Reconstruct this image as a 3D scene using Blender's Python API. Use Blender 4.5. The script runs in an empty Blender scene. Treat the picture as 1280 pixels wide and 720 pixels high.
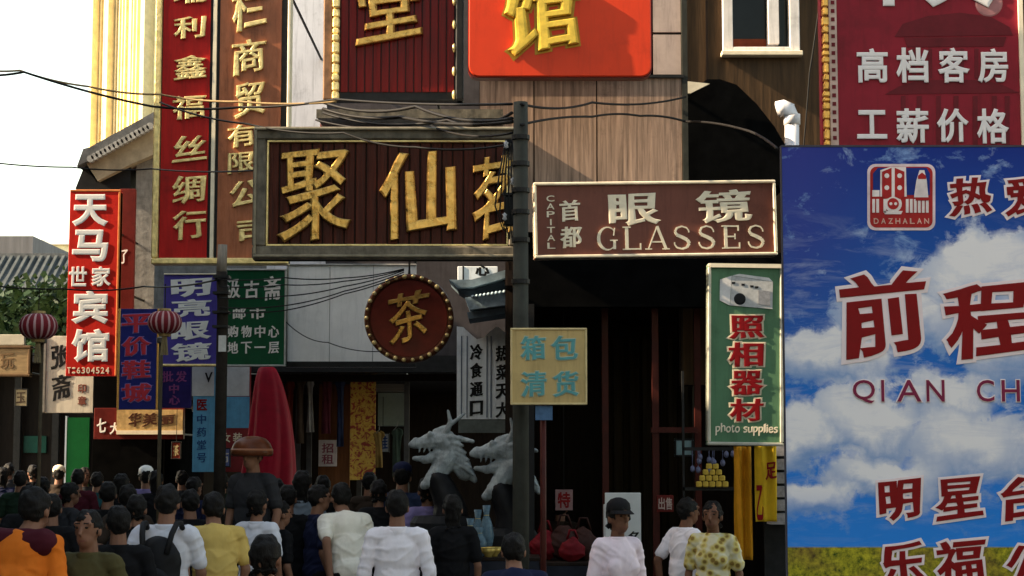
import bpy, bmesh, math, random
from mathutils import Vector, Matrix, noise
from math import sin, cos, pi, radians
random.seed(7)
SC = bpy.context.scene
COL = SC.collection

# ------------------------------------------------------------------ camera, sky, sun, exposure
F = 2200.0                    # focal length in pixels of a 1280 wide frame
PITCH = math.atan(212.0 / F)  # horizon at y = 572 of 720
H = 1.9
cd = bpy.data.cameras.new('camera'); cam = bpy.data.objects.new('camera', cd); COL.objects.link(cam)
cd.sensor_width = 36; cd.lens = F / 1280 * 36; cd.clip_end = 3000; cd.clip_start = .1
cam.location = (0, 0, H); cam.rotation_euler = (pi / 2 + PITCH, 0, 0)
SC.camera = cam
SUN = Vector((-.83, -.09, .52)).normalized()
w = bpy.data.worlds.new('World'); SC.world = w; w.use_nodes = True
nt = w.node_tree; bg = nt.nodes['Background']
sky = nt.nodes.new('ShaderNodeTexSky'); sky.sky_type = 'NISHITA'; sky.sun_disc = False
sky.sun_elevation = math.asin(SUN.z); sky.sun_rotation = math.atan2(SUN.x, SUN.y)
sky.dust_density = 1.6; sky.air_density = 1.3; sky.ozone_density = .3
warm = nt.nodes.new('ShaderNodeMix'); warm.data_type = 'RGBA'; warm.blend_type = 'MULTIPLY'; warm.inputs[0].default_value = 1
warm.inputs[7].default_value = (1.10, .97, .78, 1)      # late, hazy, slightly warm sky
nt.links.new(sky.outputs[0], warm.inputs[6]); nt.links.new(warm.outputs[2], bg.inputs[0]); bg.inputs[1].default_value = .15
sl = bpy.data.lights.new('sun', 'SUN'); so = bpy.data.objects.new('sun', sl); COL.objects.link(so)
sl.energy = 5; sl.angle = radians(.5); sl.color = (1, .80, .55)
so.rotation_euler = SUN.to_track_quat('Z', 'Y').to_euler()
SC.view_settings.view_transform = 'Standard'; SC.view_settings.look = 'None'
SC.view_settings.exposure = 1.8; SC.view_settings.gamma = 1
SC.cycles.use_denoising = True
SC.cycles.max_bounces = 6

def P(px, py, Y):
    r = (px - 640) / F; u = (360 - py) / F; c, s = cos(PITCH), sin(PITCH)
    t = Y / (c - u * s)
    return Vector((r * t, Y, H + (s + u * c) * t))

# ------------------------------------------------------------------ materials
MC = {}
def mat(name, col, rough=.6, metal=0, var=.25, scale=8, stretch=(1, 1, 1), bump=.0, bscale=None, spec=None, dirt=None, grime=0):
    if name in MC: return MC[name]
    m = bpy.data.materials.new(name); m.use_nodes = True; MC[name] = m
    n = m.node_tree; b = n.nodes['Principled BSDF']
    b.inputs['Roughness'].default_value = rough; b.inputs['Metallic'].default_value = metal
    b.inputs['Specular IOR Level'].default_value = .12 if spec is None else spec
    tc = n.nodes.new('ShaderNodeTexCoord'); mp = n.nodes.new('ShaderNodeMapping'); mp.inputs['Scale'].default_value = stretch
    n.links.new(tc.outputs['Object'], mp.inputs[0])
    nz = n.nodes.new('ShaderNodeTexNoise'); nz.inputs['Scale'].default_value = scale; nz.inputs['Detail'].default_value = 6; nz.inputs['Roughness'].default_value = .65
    n.links.new(mp.outputs[0], nz.inputs['Vector'])
    rp = n.nodes.new('ShaderNodeValToRGB'); rp.color_ramp.elements[0].position = .3; rp.color_ramp.elements[1].position = .72
    lo = tuple(c * (1 - var) for c in col); hi = tuple(min(1, c * (1 + var)) for c in col)
    if dirt: lo = dirt
    rp.color_ramp.elements[0].color = (*lo, 1); rp.color_ramp.elements[1].color = (*hi, 1)
    n.links.new(nz.outputs[0], rp.inputs[0]); colour = rp.outputs[0]
    if grime:                              # rain streaks and blotches of dirt
        for sc_, st_, lo_, hi_ in ((3.2, (5, 5, .45), .50, .74), (2.3, (1, 1, 1), .55, .72)):
            m2 = n.nodes.new('ShaderNodeMapping'); m2.inputs['Scale'].default_value = st_; m2.inputs['Location'].default_value = (1.7, .3, 2.9); n.links.new(tc.outputs['Object'], m2.inputs[0])
            z2 = n.nodes.new('ShaderNodeTexNoise'); z2.inputs['Scale'].default_value = sc_; z2.inputs['Detail'].default_value = 8; z2.inputs['Roughness'].default_value = .7; n.links.new(m2.outputs[0], z2.inputs['Vector'])
            r2 = n.nodes.new('ShaderNodeMapRange'); r2.inputs['From Min'].default_value = lo_; r2.inputs['From Max'].default_value = hi_; r2.inputs['To Max'].default_value = grime; n.links.new(z2.outputs[0], r2.inputs[0])
            mx = n.nodes.new('ShaderNodeMix'); mx.data_type = 'RGBA'; n.links.new(r2.outputs[0], mx.inputs[0]); n.links.new(colour, mx.inputs[6]); mx.inputs[7].default_value = (col[0]*.28+.008, col[1]*.28+.006, col[2]*.28+.005, 1); colour = mx.outputs[2]
    n.links.new(colour, b.inputs['Base Color'])
    rr = n.nodes.new('ShaderNodeMapRange'); rr.inputs['To Min'].default_value = max(0, rough - .12); rr.inputs['To Max'].default_value = min(1, rough + .15)
    n.links.new(nz.outputs[0], rr.inputs[0]); n.links.new(rr.outputs[0], b.inputs['Roughness'])
    if bump:
        bz = n.nodes.new('ShaderNodeTexNoise'); bz.inputs['Scale'].default_value = bscale or scale; bz.inputs['Detail'].default_value = 5
        n.links.new(mp.outputs[0], bz.inputs['Vector'])
        bp = n.nodes.new('ShaderNodeBump'); bp.inputs['Strength'].default_value = bump; bp.inputs['Distance'].default_value = .02
        n.links.new(bz.outputs[0], bp.inputs['Height']); n.links.new(bp.outputs[0], b.inputs['Normal'])
    return m

M_GILT = mat('gilt', (.42, .245, .068), .28, .85, .5, 14, bump=.35)
M_GILTL = mat('pale_gilt', (.78, .60, .26), .38, .55, .3, 12, bump=.4, bscale=20)
M_RED = mat('sign_red', (.42, .014, .012), .45, 0, .18, 5, (6, 6, .6), grime=0.6)
M_REDB = mat('bright_sign_red', (.58, .018, .010), .5, 0, .14, 3, grime=0.35)
M_DRED = mat('dark_lacquer', (.135, .005, .004), .32, 0, .4, 5, (8, 8, .5), bump=.15)
M_OR = mat('orange_red_panel', (.62, .045, .012), .38, 0, .08, 2, grime=0.3)
M_BRN = mat('brown_red_panel', (.36, .125, .06), .26, 0, .3, 3, (2, 2, .6), grime=0.7)
M_WOODR = mat('red_brown_slats', (.058, .012, .006), .45, 0, .5, 6, (7, 7, .5), bump=.3)
M_MAR = mat('maroon_panel', (.23, .014, .026), .5, 0, .16, 3, grime=0.5)
M_GLS = mat('brown_sign_face', (.17, .06, .042), .45, 0, .12, 4, grime=0.5)
M_GREEN = mat('green_panel', (.095, .20, .105), .5, 0, .14, 4, grime=0.5)
M_DGREEN = mat('dark_green_panel', (.008, .085, .035), .5, 0, .14, 4, grime=0.5)
M_PURP = mat('violet_panel', (.075, .055, .30), .5, 0, .16, 4, grime=0.45)
M_NAVY = mat('navy_panel', (.018, .022, .16), .5, 0, .2, 5, grime=0.5)
M_WHITE = mat('white_paint', (.80, .78, .74), .5, 0, .06, 10)
M_CREAM = mat('cream_trim', (.78, .68, .50), .45, 0, .14, 8)
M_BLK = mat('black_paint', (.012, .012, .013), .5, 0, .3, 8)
M_LRED = mat('letter_red', (.20, .004, .006), .45, 0, .1, 6)
M_PRED = mat('pinkish_red_letter', (.50, .035, .05), .5, 0, .15, 8)
M_TEAL = mat('teal_letter', (.10, .30, .30), .5, 0, .2, 10)
M_TAN = mat('tan_board', (.50, .36, .15), .55, 0, .14, 5, grime=0.5)
M_YEL = mat('yellow_cloth', (.62, .36, .03), .7, 0, .2, 5, bump=.3)
M_MATTE = mat('matte_black', (.004, .004, .004), .95, 0, .4, 5, spec=0)  # near-black base colour, no specular
M_IRON = mat('dark_iron', (.022, .022, .022), .5, .3, .3, 12)
M_CABLE = mat('black_rubber', (.012, .011, .011), .55, 0, .2, 10)
M_CONC = mat('grey_concrete', (.040, .041, .034), .8, 0, .3, 6, bump=.2, grime=0.6)
M_STEEL = mat('grey_steel', (.30, .29, .27), .45, .5, .35, 6, (1, 1, 1), bump=.1)
M_FRAME = mat('weathered_grey_frame', (.135, .115, .085), .5, .1, .5, 7, (1.5, 1.5, 1.5), bump=.3, grime=0.6)
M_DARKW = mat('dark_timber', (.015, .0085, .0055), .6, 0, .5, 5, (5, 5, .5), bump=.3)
M_BROWNW = mat('brown_timber', (.060, .034, .016), .55, 0, .55, 3, (5, 5, .35), bump=.35)
M_TILE = mat('grey_roof_tile', (.085, .088, .092), .75, 0, .4, 5, bump=.4)
M_DTILE = mat('black_roof_tile', (.018, .018, .019), .8, 0, .4, 6, bump=.3)
M_PLAST = mat('white_plaster', (.66, .64, .66), .75, 0, .12, 2.5, grime=0.55)
M_BRICK = mat('grey_brick', (.19, .185, .175), .85, 0, .3, 9, bump=.4, grime=0.6)
M_GLASS = mat('dark_glass', (.010, .012, .014), .08, 0, .2, 3)

def panel_mat():
    m = mat('streaked_metal_cladding', (.33, .225, .165), .5, .05, .6, 3.5, (9, 9, .30), bump=.1, grime=0.75)
    return m
M_CLAD = panel_mat()

# ------------------------------------------------------------------ mesh helpers
class B:
    def __init__(s): s.bm = bmesh.new()
    def box(s, x0, x1, y0, y1, z0, z1):
        v = [s.bm.verts.new(c) for c in ((x0,y0,z0),(x1,y0,z0),(x1,y1,z0),(x0,y1,z0),(x0,y0,z1),(x1,y0,z1),(x1,y1,z1),(x0,y1,z1))]
        for f in ((0,3,2,1),(4,5,6,7),(0,1,5,4),(1,2,6,5),(2,3,7,6),(3,0,4,7)): s.bm.faces.new([v[i] for i in f])
        return s
    def prism(s, poly, y0, y1):          # outline in XZ pushed along Y
        a = [s.bm.verts.new((x, y0, z)) for x, z in poly]; b = [s.bm.verts.new((x, y1, z)) for x, z in poly]
        n = len(poly); s.bm.faces.new(a); s.bm.faces.new(b[::-1])
        for i in range(n): s.bm.faces.new((a[i], b[i], b[(i+1) % n], a[(i+1) % n]))
        return s
    def quad(s, *p):
        s.bm.faces.new([s.bm.verts.new(c) for c in p]); return s
    def tube(s, pts, r, n=8, caps=True):
        pts = [Vector(p) for p in pts]; rr = r if isinstance(r, (list, tuple)) else [r] * len(pts)
        prev = None
        for i, p in enumerate(pts):
            d = (pts[min(i+1, len(pts)-1)] - pts[max(i-1, 0)]).normalized()
            up = Vector((0, 0, 1)) if abs(d.z) < .95 else Vector((0, 1, 0))
            a = d.cross(up).normalized(); b = d.cross(a)
            ring = [s.bm.verts.new(p + (a * cos(2*pi*k/n) + b * sin(2*pi*k/n)) * rr[i]) for k in range(n)]
            if prev:
                for k in range(n): s.bm.faces.new((prev[k], prev[(k+1) % n], ring[(k+1) % n], ring[k]))
            elif caps: s.bm.faces.new(ring[::-1])
            prev = ring
        if caps: s.bm.faces.new(prev)
        return s
    def lathe(s, prof, n=24, c=(0, 0, 0), axis='z', wob=0):
        c = Vector(c); prev = None
        for r, h in prof:
            ring = []
            for k in range(n):
                a = 2*pi*k/n; q = r * (1 + wob * cos(a * n / 2))
                v = Vector((q*cos(a), q*sin(a), h)) if axis == 'z' else Vector((q*cos(a), -h, q*sin(a)))
                ring.append(s.bm.verts.new(c + v))
            if prev:
                for k in range(n): s.bm.faces.new((prev[k], prev[(k+1) % n], ring[(k+1) % n], ring[k]))
            prev = ring
        return s
    def ball(s, c, r, seg=12, rings=8):
        r = r if isinstance(r, (tuple, list)) else (r, r, r)
        bmesh.ops.create_uvsphere(s.bm, u_segments=seg, v_segments=rings, radius=1, matrix=Matrix.Translation(c) @ Matrix.Diagonal((*r, 1)))
        return s
    def mesh(s, name, smooth=False, bevel=0):
        bmesh.ops.recalc_face_normals(s.bm, faces=s.bm.faces)
        if bevel:
            bmesh.ops.bevel(s.bm, geom=[e for e in s.bm.edges if len(e.link_faces) == 2 and e.calc_face_angle(0) > .6], offset=bevel, segments=1, affect='EDGES', clamp_overlap=True)
        m = bpy.data.meshes.new(name); s.bm.to_mesh(m); s.bm.free()
        if smooth:
            for p in m.polygons: p.use_smooth = True
        return m
    def obj(s, name, material, parent=None, smooth=False, bevel=0, loc=None):
        return link(name, s.mesh(name, smooth, bevel), material, parent, loc)

def link(name, me, material=None, parent=None, loc=None):
    if material and not me.materials: me.materials.append(material)
    o = bpy.data.objects.new(name, me); COL.objects.link(o)
    if parent: o.parent = parent
    if loc is not None: o.location = loc
    return o
def tag(o, label=None, cat=None, group=None, kind=None):
    if label: o['label'] = label
    if cat: o['category'] = cat
    if group: o['group'] = group
    if kind: o['kind'] = kind
    return o
def thing(name, label, cat, loc=(0, 0, 0), rz=0, group=None):
    o = bpy.data.objects.new(name, None); COL.objects.link(o); o.location = loc; o.rotation_euler = (0, 0, rz)
    o.empty_display_size = .1
    return tag(o, label, cat, group)
def structure(o): o['kind'] = 'structure'; return o

# ------------------------------------------------------------------ lettering
GC = {}
def raw_glyph(ch, bevel, extrude, res=4):
    k = (ch, round(bevel, 4), round(extrude, 4))
    if k in GC: return GC[k]
    c = bpy.data.curves.new('glyph', 'FONT'); c.body = ch; c.resolution_u = res
    c.bevel_depth = bevel; c.bevel_resolution = 1; c.extrude = extrude
    o = bpy.data.objects.new('glyph', c); COL.objects.link(o)
    m = bpy.data.meshes.new_from_object(o.evaluated_get(bpy.context.evaluated_depsgraph_get()))
    bpy.data.objects.remove(o); bpy.data.curves.remove(c)
    vs = [v.co.copy() for v in m.vertices]; fs = [tuple(p.vertices) for p in m.polygons]
    bpy.data.meshes.remove(m)
    GC[k] = (vs, fs); return GC[k]
def brush(x, z, s):                      # hand-written lean of a unit glyph
    z2 = z + s * (x - .5) + s * .25 * sin(3.1 * z + 1.3 * x)
    x2 = x + s * .35 * (z - .5) + s * .25 * sin(5 * z + 2 * x)
    return x2, z2
class Text:
    """collects glyphs (one mesh); x right, z up, faces -Y, thickness grows to -Y from y=0"""
    def __init__(s): s.bm = bmesh.new()
    def add(s, ch, x0, z0, x1, z1, bold=.02, depth=.004, out=0, slant=0, y=0, keep=False):
        bv = max(bold + out, .002)
        vs0, _ = raw_glyph(ch, max(bold, .002), .01)
        vs, fs = raw_glyph(ch, bv, .01) if out else (vs0, _)
        if slant and ord(ch) > 0x2fff:        # brush writing: uprights swell, level strokes stay thin, edges waver
            lo, _ = raw_glyph(ch, .003, .01); hi, _ = raw_glyph(ch, bold*.8+.020, .01)
            def wv(A, Bv, V):
                n_ = noise.noise(Vector((A.x*3.1, A.y*3.1, ord(ch) % 97))); m_ = noise.noise(Vector((A.x*9, A.y*9, ord(ch) % 89)))
                wx = .95+.7*n_+.35*m_; wy = .38+.45*n_+.25*m_
                return Vector((V.x+(Bv.x-A.x)*wx, V.y+(Bv.y-A.y)*wy, V.z))
            base0 = [wv(a, h, Vector((a.x, a.y, v.z))) for a, h, v in zip(lo, hi, vs0)]
            if out:
                o3, _ = raw_glyph(ch, out+.003, .01)
                vs = [wv(a, h, Vector((o.x, o.y, v.z))) for a, h, v, o in zip(lo, hi, vs0, o3)]
            else: vs = base0
            vs0 = base0
        def tr(v, b):
            u = (v.x - b[0]) / (b[1] - b[0]); t = (v.y - b[2]) / (b[3] - b[2])
            return brush(u, t, slant) if slant else (u, t)
        b = (min(v.x for v in vs0), max(v.x for v in vs0), min(v.y for v in vs0), max(v.y for v in vs0))
        pts0 = [tr(v, b) for v in vs0]
        q = (min(p[0] for p in pts0), max(p[0] for p in pts0), min(p[1] for p in pts0), max(p[1] for p in pts0))
        if keep:                          # keep the aspect, fit the height
            w_ = (b[1]-b[0]) / (b[3]-b[2]) * (z1-z0); xm = (x0+x1)/2; x0, x1 = xm-w_/2, xm+w_/2
        zm = max(abs(v.z) for v in vs) or 1
        nv = []
        for v in vs:
            u, t = tr(v, b)
            u = (u-q[0])/(q[1]-q[0]); t = (t-q[2])/(q[3]-q[2])
            nv.append(s.bm.verts.new((x0+u*(x1-x0), y - depth*(.5 + .5*v.z/zm), z0+t*(z1-z0))))
        for f in fs:
            try: s.bm.faces.new([nv[i] for i in f])
            except ValueError: pass
        return s
    def obj(s, name, material, parent, y=-.001):
        m = bpy.data.meshes.new(name); s.bm.to_mesh(m); s.bm.free()
        return link(name, m, material, parent, (0, y, 0))

# ------------------------------------------------------------------ signs
class Sign:
    def __init__(s, name, label, x0, y0, x1, y1, Y, group=None, cat='sign'):
        s.b = P((x0+x1)/2, y1, Y); s.Y = Y
        s.root = thing(name, label, cat, s.b, 0, group)
        s.w = P(x1, y1, Y).x - P(x0, y1, Y).x; s.h = P(x0, y0, Y).z - s.b.z
        s.x0, s.x1 = -s.w/2, s.w/2
    def L(s, px, py):
        p = P(px, py, s.Y); return p.x - s.b.x, p.z - s.b.z
    def box(s, x0, y0, x1, y1):
        a = s.L(x0, y1); b = s.L(x1, y0); return a[0], a[1], b[0], b[1]
    def board(s, m, th=.06, name='board', inset=0, smooth=0):
        return B().box(s.x0+inset, s.x1-inset, 0, th, inset, s.h-inset).obj(name, m, s.root, bevel=.004)
    def frame(s, m, t, y0=-.03, y1=.07, name='frame', inset=0, sides='lrtb', ts=None):
        b = B(); a, c, z0, z1 = s.x0+inset, s.x1-inset, inset, s.h-inset
        if 't' in sides: b.box(a, c, y0, y1, z1-t, z1)
        if 'b' in sides: b.box(a, c, y0, y1, z0, z0+t)
        zt = z1-t if 't' in sides else z1; zb = z0+t if 'b' in sides else z0
        if 'l' in sides: b.box(a, a+t, y0, y1, zb, zt)
        if 'r' in sides: b.box(c-t, c, y0, y1, zb, zt)
        return b.obj(name, m, s.root, bevel=min(.012, t*.25))
    def slats(s, m, n, y0=-.012, y1=0, inset=0, name='slats', gap=.12):
        b = B(); w_ = (s.w-2*inset)/n
        for i in range(n):
            xa = s.x0+inset+i*w_; d = random.uniform(-.003, .003)
            b.box(xa+w_*gap/2, xa+w_*(1-gap/2), y0+d, y1, inset, s.h-inset)
        return b.obj(name, m, s.root, bevel=.004)
    def text(s, items, m, bold=.02, depth=.004, slant=0, name='lettering', y=-.002, out=0, om=None, keep=False):
        whole = not any(ord(i[0]) > 0x2fff for i in items)      # a Latin line is one piece of lettering
        if whole:
            t = Text(); t2 = Text()
            for ch, *bx in items:
                t.add(ch, *s.box(*bx), bold=bold, depth=depth, slant=slant, keep=keep)
                if out: t2.add(ch, *s.box(*bx), bold=bold, depth=.003, out=out, slant=slant, keep=keep)
            o = t.obj(name, m, s.root, y-.004 if out else y)
            if out: t2.obj('letter_outline', om, s.root, y)
            return o
        for ch, *bx in items:
            t = Text(); t.add(ch, *s.box(*bx), bold=bold, depth=depth, slant=slant, keep=keep)
            o = t.obj('painted_character' if name.endswith('lettering') else name, m, s.root, y-.004 if out else y)
            if out:
                t = Text(); t.add(ch, *s.box(*bx), bold=bold, depth=.003, out=out, slant=slant, keep=keep)
                t.obj('character_outline', om, o, .004)
    def chars(s, items, m, bold=.02, depth=.05, slant=.1, y=-.012, name='raised_character'):
        for ch, *bx in items:
            t = Text(); t.add(ch, *s.box(*bx), bold=bold, depth=depth, slant=slant); t.obj(name, m, s.root, y)
    def strip(s, x0, y0, x1, y1, m, name, ya=-.006, yb=0):
        q = s.box(x0, y0, x1, y1)
        return B().box(q[0], q[2], ya, yb, q[1], q[3]).obj(name, m, s.root)
    def line(s, word, x0, y0, x1, y1, m, **k):      # Latin word spread over a box, letter by letter
        n = len(word); wd = (x1-x0)/n
        return s.text([(c, x0+i*wd+wd*.1, y0, x0+(i+1)*wd-wd*.1, y1) for i, c in enumerate(word) if c != ' '], m, **k)
    def post(s, px, r, m, name='post', top=None, yy=.1):
        x, _ = s.L(px, 500); zt = s.h if top is None else top
        return B().tube([(x, yy, -s.b.z), (x, yy, zt)], r, 10).obj(name, m, s.root, smooth=True)
    def brackets(s, m, n=2, depth=.6):
        for i in range(n):
            z = s.h * (.2 + .6 * i / max(1, n-1))
            B().tube([(s.x1*.5, .06, z), (s.x1*.5, depth, z)], .018, 6).obj('bracket', m, s.root)

def X(px, Y): return P(px, 572, Y).x
def Z(py, Y): return P(640, py, Y).z

# ================================================================== THE SETTING
m_ground = mat('street_paving', (.12, .115, .11), .8, 0, .3, 2.5, bump=.2)
structure(B().box(-400, 400, -60, 900, -.3, 0).obj('ground', m_ground))
b = B()
for i in range(26):
    for j in range(18): b.box(-5.2 + i*.42, -5.2+i*.42+.405, 3+j*2.0, 3+j*2.0+1.985, .002, .006)
structure(b.obj('pavement', mat('granite_slabs', (.16, .155, .15), .7, 0, .3, 4)))
structure(B().box(5.9, 6.1, 2, 15, 0, .13).obj('kerb', M_CONC))

# ---- right shop building: clad upper wall over a dark open shop
Y1 = 16.0
shop = thing('shop_building', 'brown shop building with streaked metal cladding above a dark open shop front', 'building', (3, Y1, 0))
def part(name, bb, m, par, **k):          # geometry given in world coordinates, parented to an empty
    o = bb.obj(name, m, par, **k); o.matrix_parent_inverse = Matrix.Translation(-par.location); return o
xa, xb = X(598, Y1), X(857, Y1)
zs = Z(338, Y1); zt = Z(98, Y1); ztop = 9.0
b = B()
seams = [598, 668, 748, 857]
for i in range(3): b.box(X(seams[i], Y1)+.006, X(seams[i+1], Y1)-.006, Y1, Y1+.06, zs if i else Z(290, Y1), zt)
part('cladding_panel', b, M_CLAD, shop)
b = B()
hs = [zt+.03, Z(41, Y1), 6.6, 7.8, ztop]
for i in range(4):
    for u, v in ((598, 700), (700, 818), (820, 857)): b.box(X(u, Y1)+.006, X(v, Y1)-.006, Y1+.02, Y1+.07, hs[i]+.012, hs[i+1]-.012)
part('upper_panel', b, mat('pinkish_stone_panel', (.46, .36, .31), .6, 0, .15, 4, bump=.05, grime=0.6), shop)
part('floor_band', B().box(xa, xb+.02, Y1-.03, Y1+.08, zt+.002, zt+.028), M_IRON, shop)
part('backing_wall', B().box(X(642, Y1), xb, Y1+.075, Y1+.25, zs, ztop).box(xa, X(642, Y1)-.001, Y1+.075, Y1+.25, Z(290, Y1), ztop), M_MATTE, shop)
part('corner_post', B().box(xb, xb+.05, Y1-.02, Y1+.25, zs, ztop), M_CONC, shop)
Y2 = 18.2
xw0, xw1 = X(850, Y2), X(1420, Y2)
zw = [Z(100, Y2)-3.2, Z(66, Y2), Z(-70, Y2), 9.4]
wl, wr = P(905, 30, Y2).x, P(996, 30, Y2).x
b = B()
b.box(xw0, wl, Y2, Y2+.2, zw[0], zw[3]); b.box(wr, xw1, Y2, Y2+.2, zw[0], zw[3])
b.box(wl, wr, Y2, Y2+.2, zw[0], zw[1]); b.box(wl, wr, Y2, Y2+.2, zw[2], zw[3])
part('brown_wall', b, M_BROWNW, shop)
b = B(); x = xw0
while x < xw1:
    if not (wl-.08 < x < wr+.02): b.box(x, x+.025, Y2-.02, Y2+.001, zw[0], zw[3])
    x += .31
part('wall_batten', b, M_DARKW, shop)
win = part('window', B().box(wl, wr, Y2+.10, Y2+.11, zw[1], zw[2]), M_GLASS, shop)
wp = mat('white_window_frame', (.74, .70, .68), .45, 0, .12, 6, grime=0.5)
b = B(); t = .085
b.box(wl-.02, wl+t, Y2-.06, Y2+.09, zw[1], zw[2]); b.box(wr-t, wr+.02, Y2-.06, Y2+.09, zw[1], zw[2])
mx = P(966, 30, Y2).x; b.box(mx-.055, mx+.06, Y2-.04, Y2+.09, zw[1]+t, zw[2])
b.box(wl+t, wr-t, Y2-.06, Y2+.09, zw[1], zw[1]+t*.6)
o = b.obj('window_frame', wp, win, bevel=.006)
o.matrix_parent_inverse = Matrix.Identity(4)
o = B().box(wl-.04, wr+.04, Y2-.12, Y2+.02, zw[1]-.05, zw[1]-.002).obj('window_sill', M_CREAM, win, bevel=.006)
o = B().box(wl+.1, mx-.06, Y2+.09, Y2+.099, zw[1]+.06, zw[1]+.17).obj('red_curtain', mat('red_curtain_cloth', (.22, .05, .02), .8), win)
# black tiled gable between the cladding and the billboard
gy = 16.6
pol = [(858, 232), (858, 118), (884, 99), (900, 99), (921, 106), (946, 130), (968, 158), (982, 182), (984, 232)]
part('tiled_gable', B().prism([(P(a, q, gy).x, P(a, q, gy).z) for a, q in pol], gy, gy+1.5), M_MATTE, shop)
part('plaster_patch', B().prism([(P(a, q, gy).x, P(a, q, gy).z) for a, q in ((858, 104), (886, 107), (862, 119), (858, 119))], gy-.09, gy-.06), M_CREAM, shop)
# dark interior
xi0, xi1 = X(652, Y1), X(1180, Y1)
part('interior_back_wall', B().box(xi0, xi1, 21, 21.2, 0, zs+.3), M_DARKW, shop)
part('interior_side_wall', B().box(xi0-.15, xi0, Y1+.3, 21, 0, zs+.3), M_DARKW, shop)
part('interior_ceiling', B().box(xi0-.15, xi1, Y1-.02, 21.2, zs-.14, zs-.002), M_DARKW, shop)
part('fascia', B().box(X(660, 15.9), X(1180, 15.9), 15.8, Y1-.025, zs-.35, zs+.14), M_MATTE, shop)
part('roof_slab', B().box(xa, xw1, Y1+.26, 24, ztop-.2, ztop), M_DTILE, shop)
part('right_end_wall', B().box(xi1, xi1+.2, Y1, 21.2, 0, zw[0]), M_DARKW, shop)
mr = mat('dark_red_post', (.05, .010, .007), .45, 0, .3, 6)
for px, yy, top in ((820, 16.1, 340), (757, 16.4, 340), (873, 16.4, 340)):
    p = P(px, 572, yy); part('door_post', B().box(p.x-.03, p.x+.03, yy, yy+.06, 0, Z(top, yy)), mr, shop)
part('door_lintel', B().box(X(814, 16.1), X(873, 16.1), 16.08, 16.15, Z(541, 16.1), Z(534, 16.1)), mr, shop)
md = mat('olive_brown_drape', (.022, .015, .007), .8, 0, .5, 3, (6, 6, .4))
for i, px in enumerate((770, 790, 806, 838, 858)):
    xx = X(px, 19.5)
    part('drape', B().lathe([(.12, 0), (.10, 1.2), (.09, 2.4), (.11, 3.2)], 14, (xx, 19.5, 0), wob=.12), md, shop)
part('corner_pier', B().box(X(641, 15.4), X(668, 15.4), 15.4, 15.9, 0, zs-.36), M_BLK, shop)
# drain pipe with an elbow
pp = thing('drain_pipe', 'white plastic pipe with an elbow on the brown wall beside the black gable', 'pipe', P(989, 190, 17.4))
mp_ = mat('white_plastic', (.72, .70, .72), .35, 0, .1, 6)
def rel(par, pts, Y): return [P(a, q, Y) - par.location for a, q in pts]
B().tube(rel(pp, [(990, 300), (990, 152)], 17.4), .072, 14).obj('pipe', mp_, pp, True)
B().tube(rel(pp, [(990, 156), (990, 145), (986, 138), (979, 135), (972, 137)], 17.4), .084, 14).obj('elbow', mp_, pp, True)

# ---- mid building (behind the hanging signs)
Y3 = 24.0
mid = thing('plaster_building', 'grey and white plastered building behind the red hanging signs, dark shops below', 'building', (-1.5, Y3, 0))
zg = Z(458, Y3)
part('white_wall', B().box(X(330, Y3), X(404, Y3), Y3, Y3+.3, zg, 12), M_PLAST, mid)
part('grey_wall', B().box(X(188, Y3), X(330, Y3)-.003, Y3+.02, Y3+.3, zg, 9.2), M_BRICK, mid)
part('upper_wall', B().box(X(404, Y3)+.003, X(640, Y3), Y3+.02, Y3+.3, zg, 12), mat('mauve_grey_render', (.060, .052, .054), .8, 0, .3, 3, grime=0.6), mid)
part('shop_lintel', B().box(X(255, Y3), X(660, Y3), Y3-.5, Y3-.005, zg-.1, zg+.12), M_IRON, mid)
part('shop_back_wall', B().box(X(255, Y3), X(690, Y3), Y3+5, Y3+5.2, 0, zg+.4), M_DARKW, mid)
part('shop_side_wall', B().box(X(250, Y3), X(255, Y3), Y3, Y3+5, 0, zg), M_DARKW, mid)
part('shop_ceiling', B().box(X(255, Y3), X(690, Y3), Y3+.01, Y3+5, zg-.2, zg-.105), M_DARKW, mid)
part('shop_partition', B().box(X(640, Y3), X(690, Y3), Y3, Y3+.2, 0, 12), M_DARKW, mid)
mb = mat('brown_shop_door', (.16, .06, .022), .5, 0, .4, 4, (6, 6, .5))
part('shop_door', B().box(X(398, 25), X(437, 25), 25, 25.08, 0, Z(478, 25)), mb, mid)
part('pale_cupboard', B().box(X(472, 25), X(506, 25), 25, 25.5, Z(532, 25), Z(491, 25)), mat('pale_green_board', (.34, .40, .36), .6, 0, .15, 4), mid)
part('rolled_shutter', B().box(X(470, 25), X(508, 25), 24.9, 25.3, Z(490, 25), Z(462, 25)), mat('grey_shutter', (.30, .28, .25), .6, 0, .3, 4, (.5, .5, 14)), mid)
for px, y in ((372, 24.6), (386, 24.6), (449, 25.2), (508, 24.2)):
    part('shop_post', B().box(X(px, y)-.035, X(px, y)+.035, y, y+.07, 0, zg-.2), mat('dim_grey_post', (.08, .075, .07), .6, 0, .3, 6), mid)
part('roof_slab', B().box(X(188, Y3), X(690, Y3), Y3+.31, Y3+8, 8.6, 8.8), M_DTILE, mid)
part('left_flank_wall', B().box(X(188, Y3), X(188, Y3)+.3, Y3+.31, Y3+9, zg-.5, 9.2), M_BRICK, mid)

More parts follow.
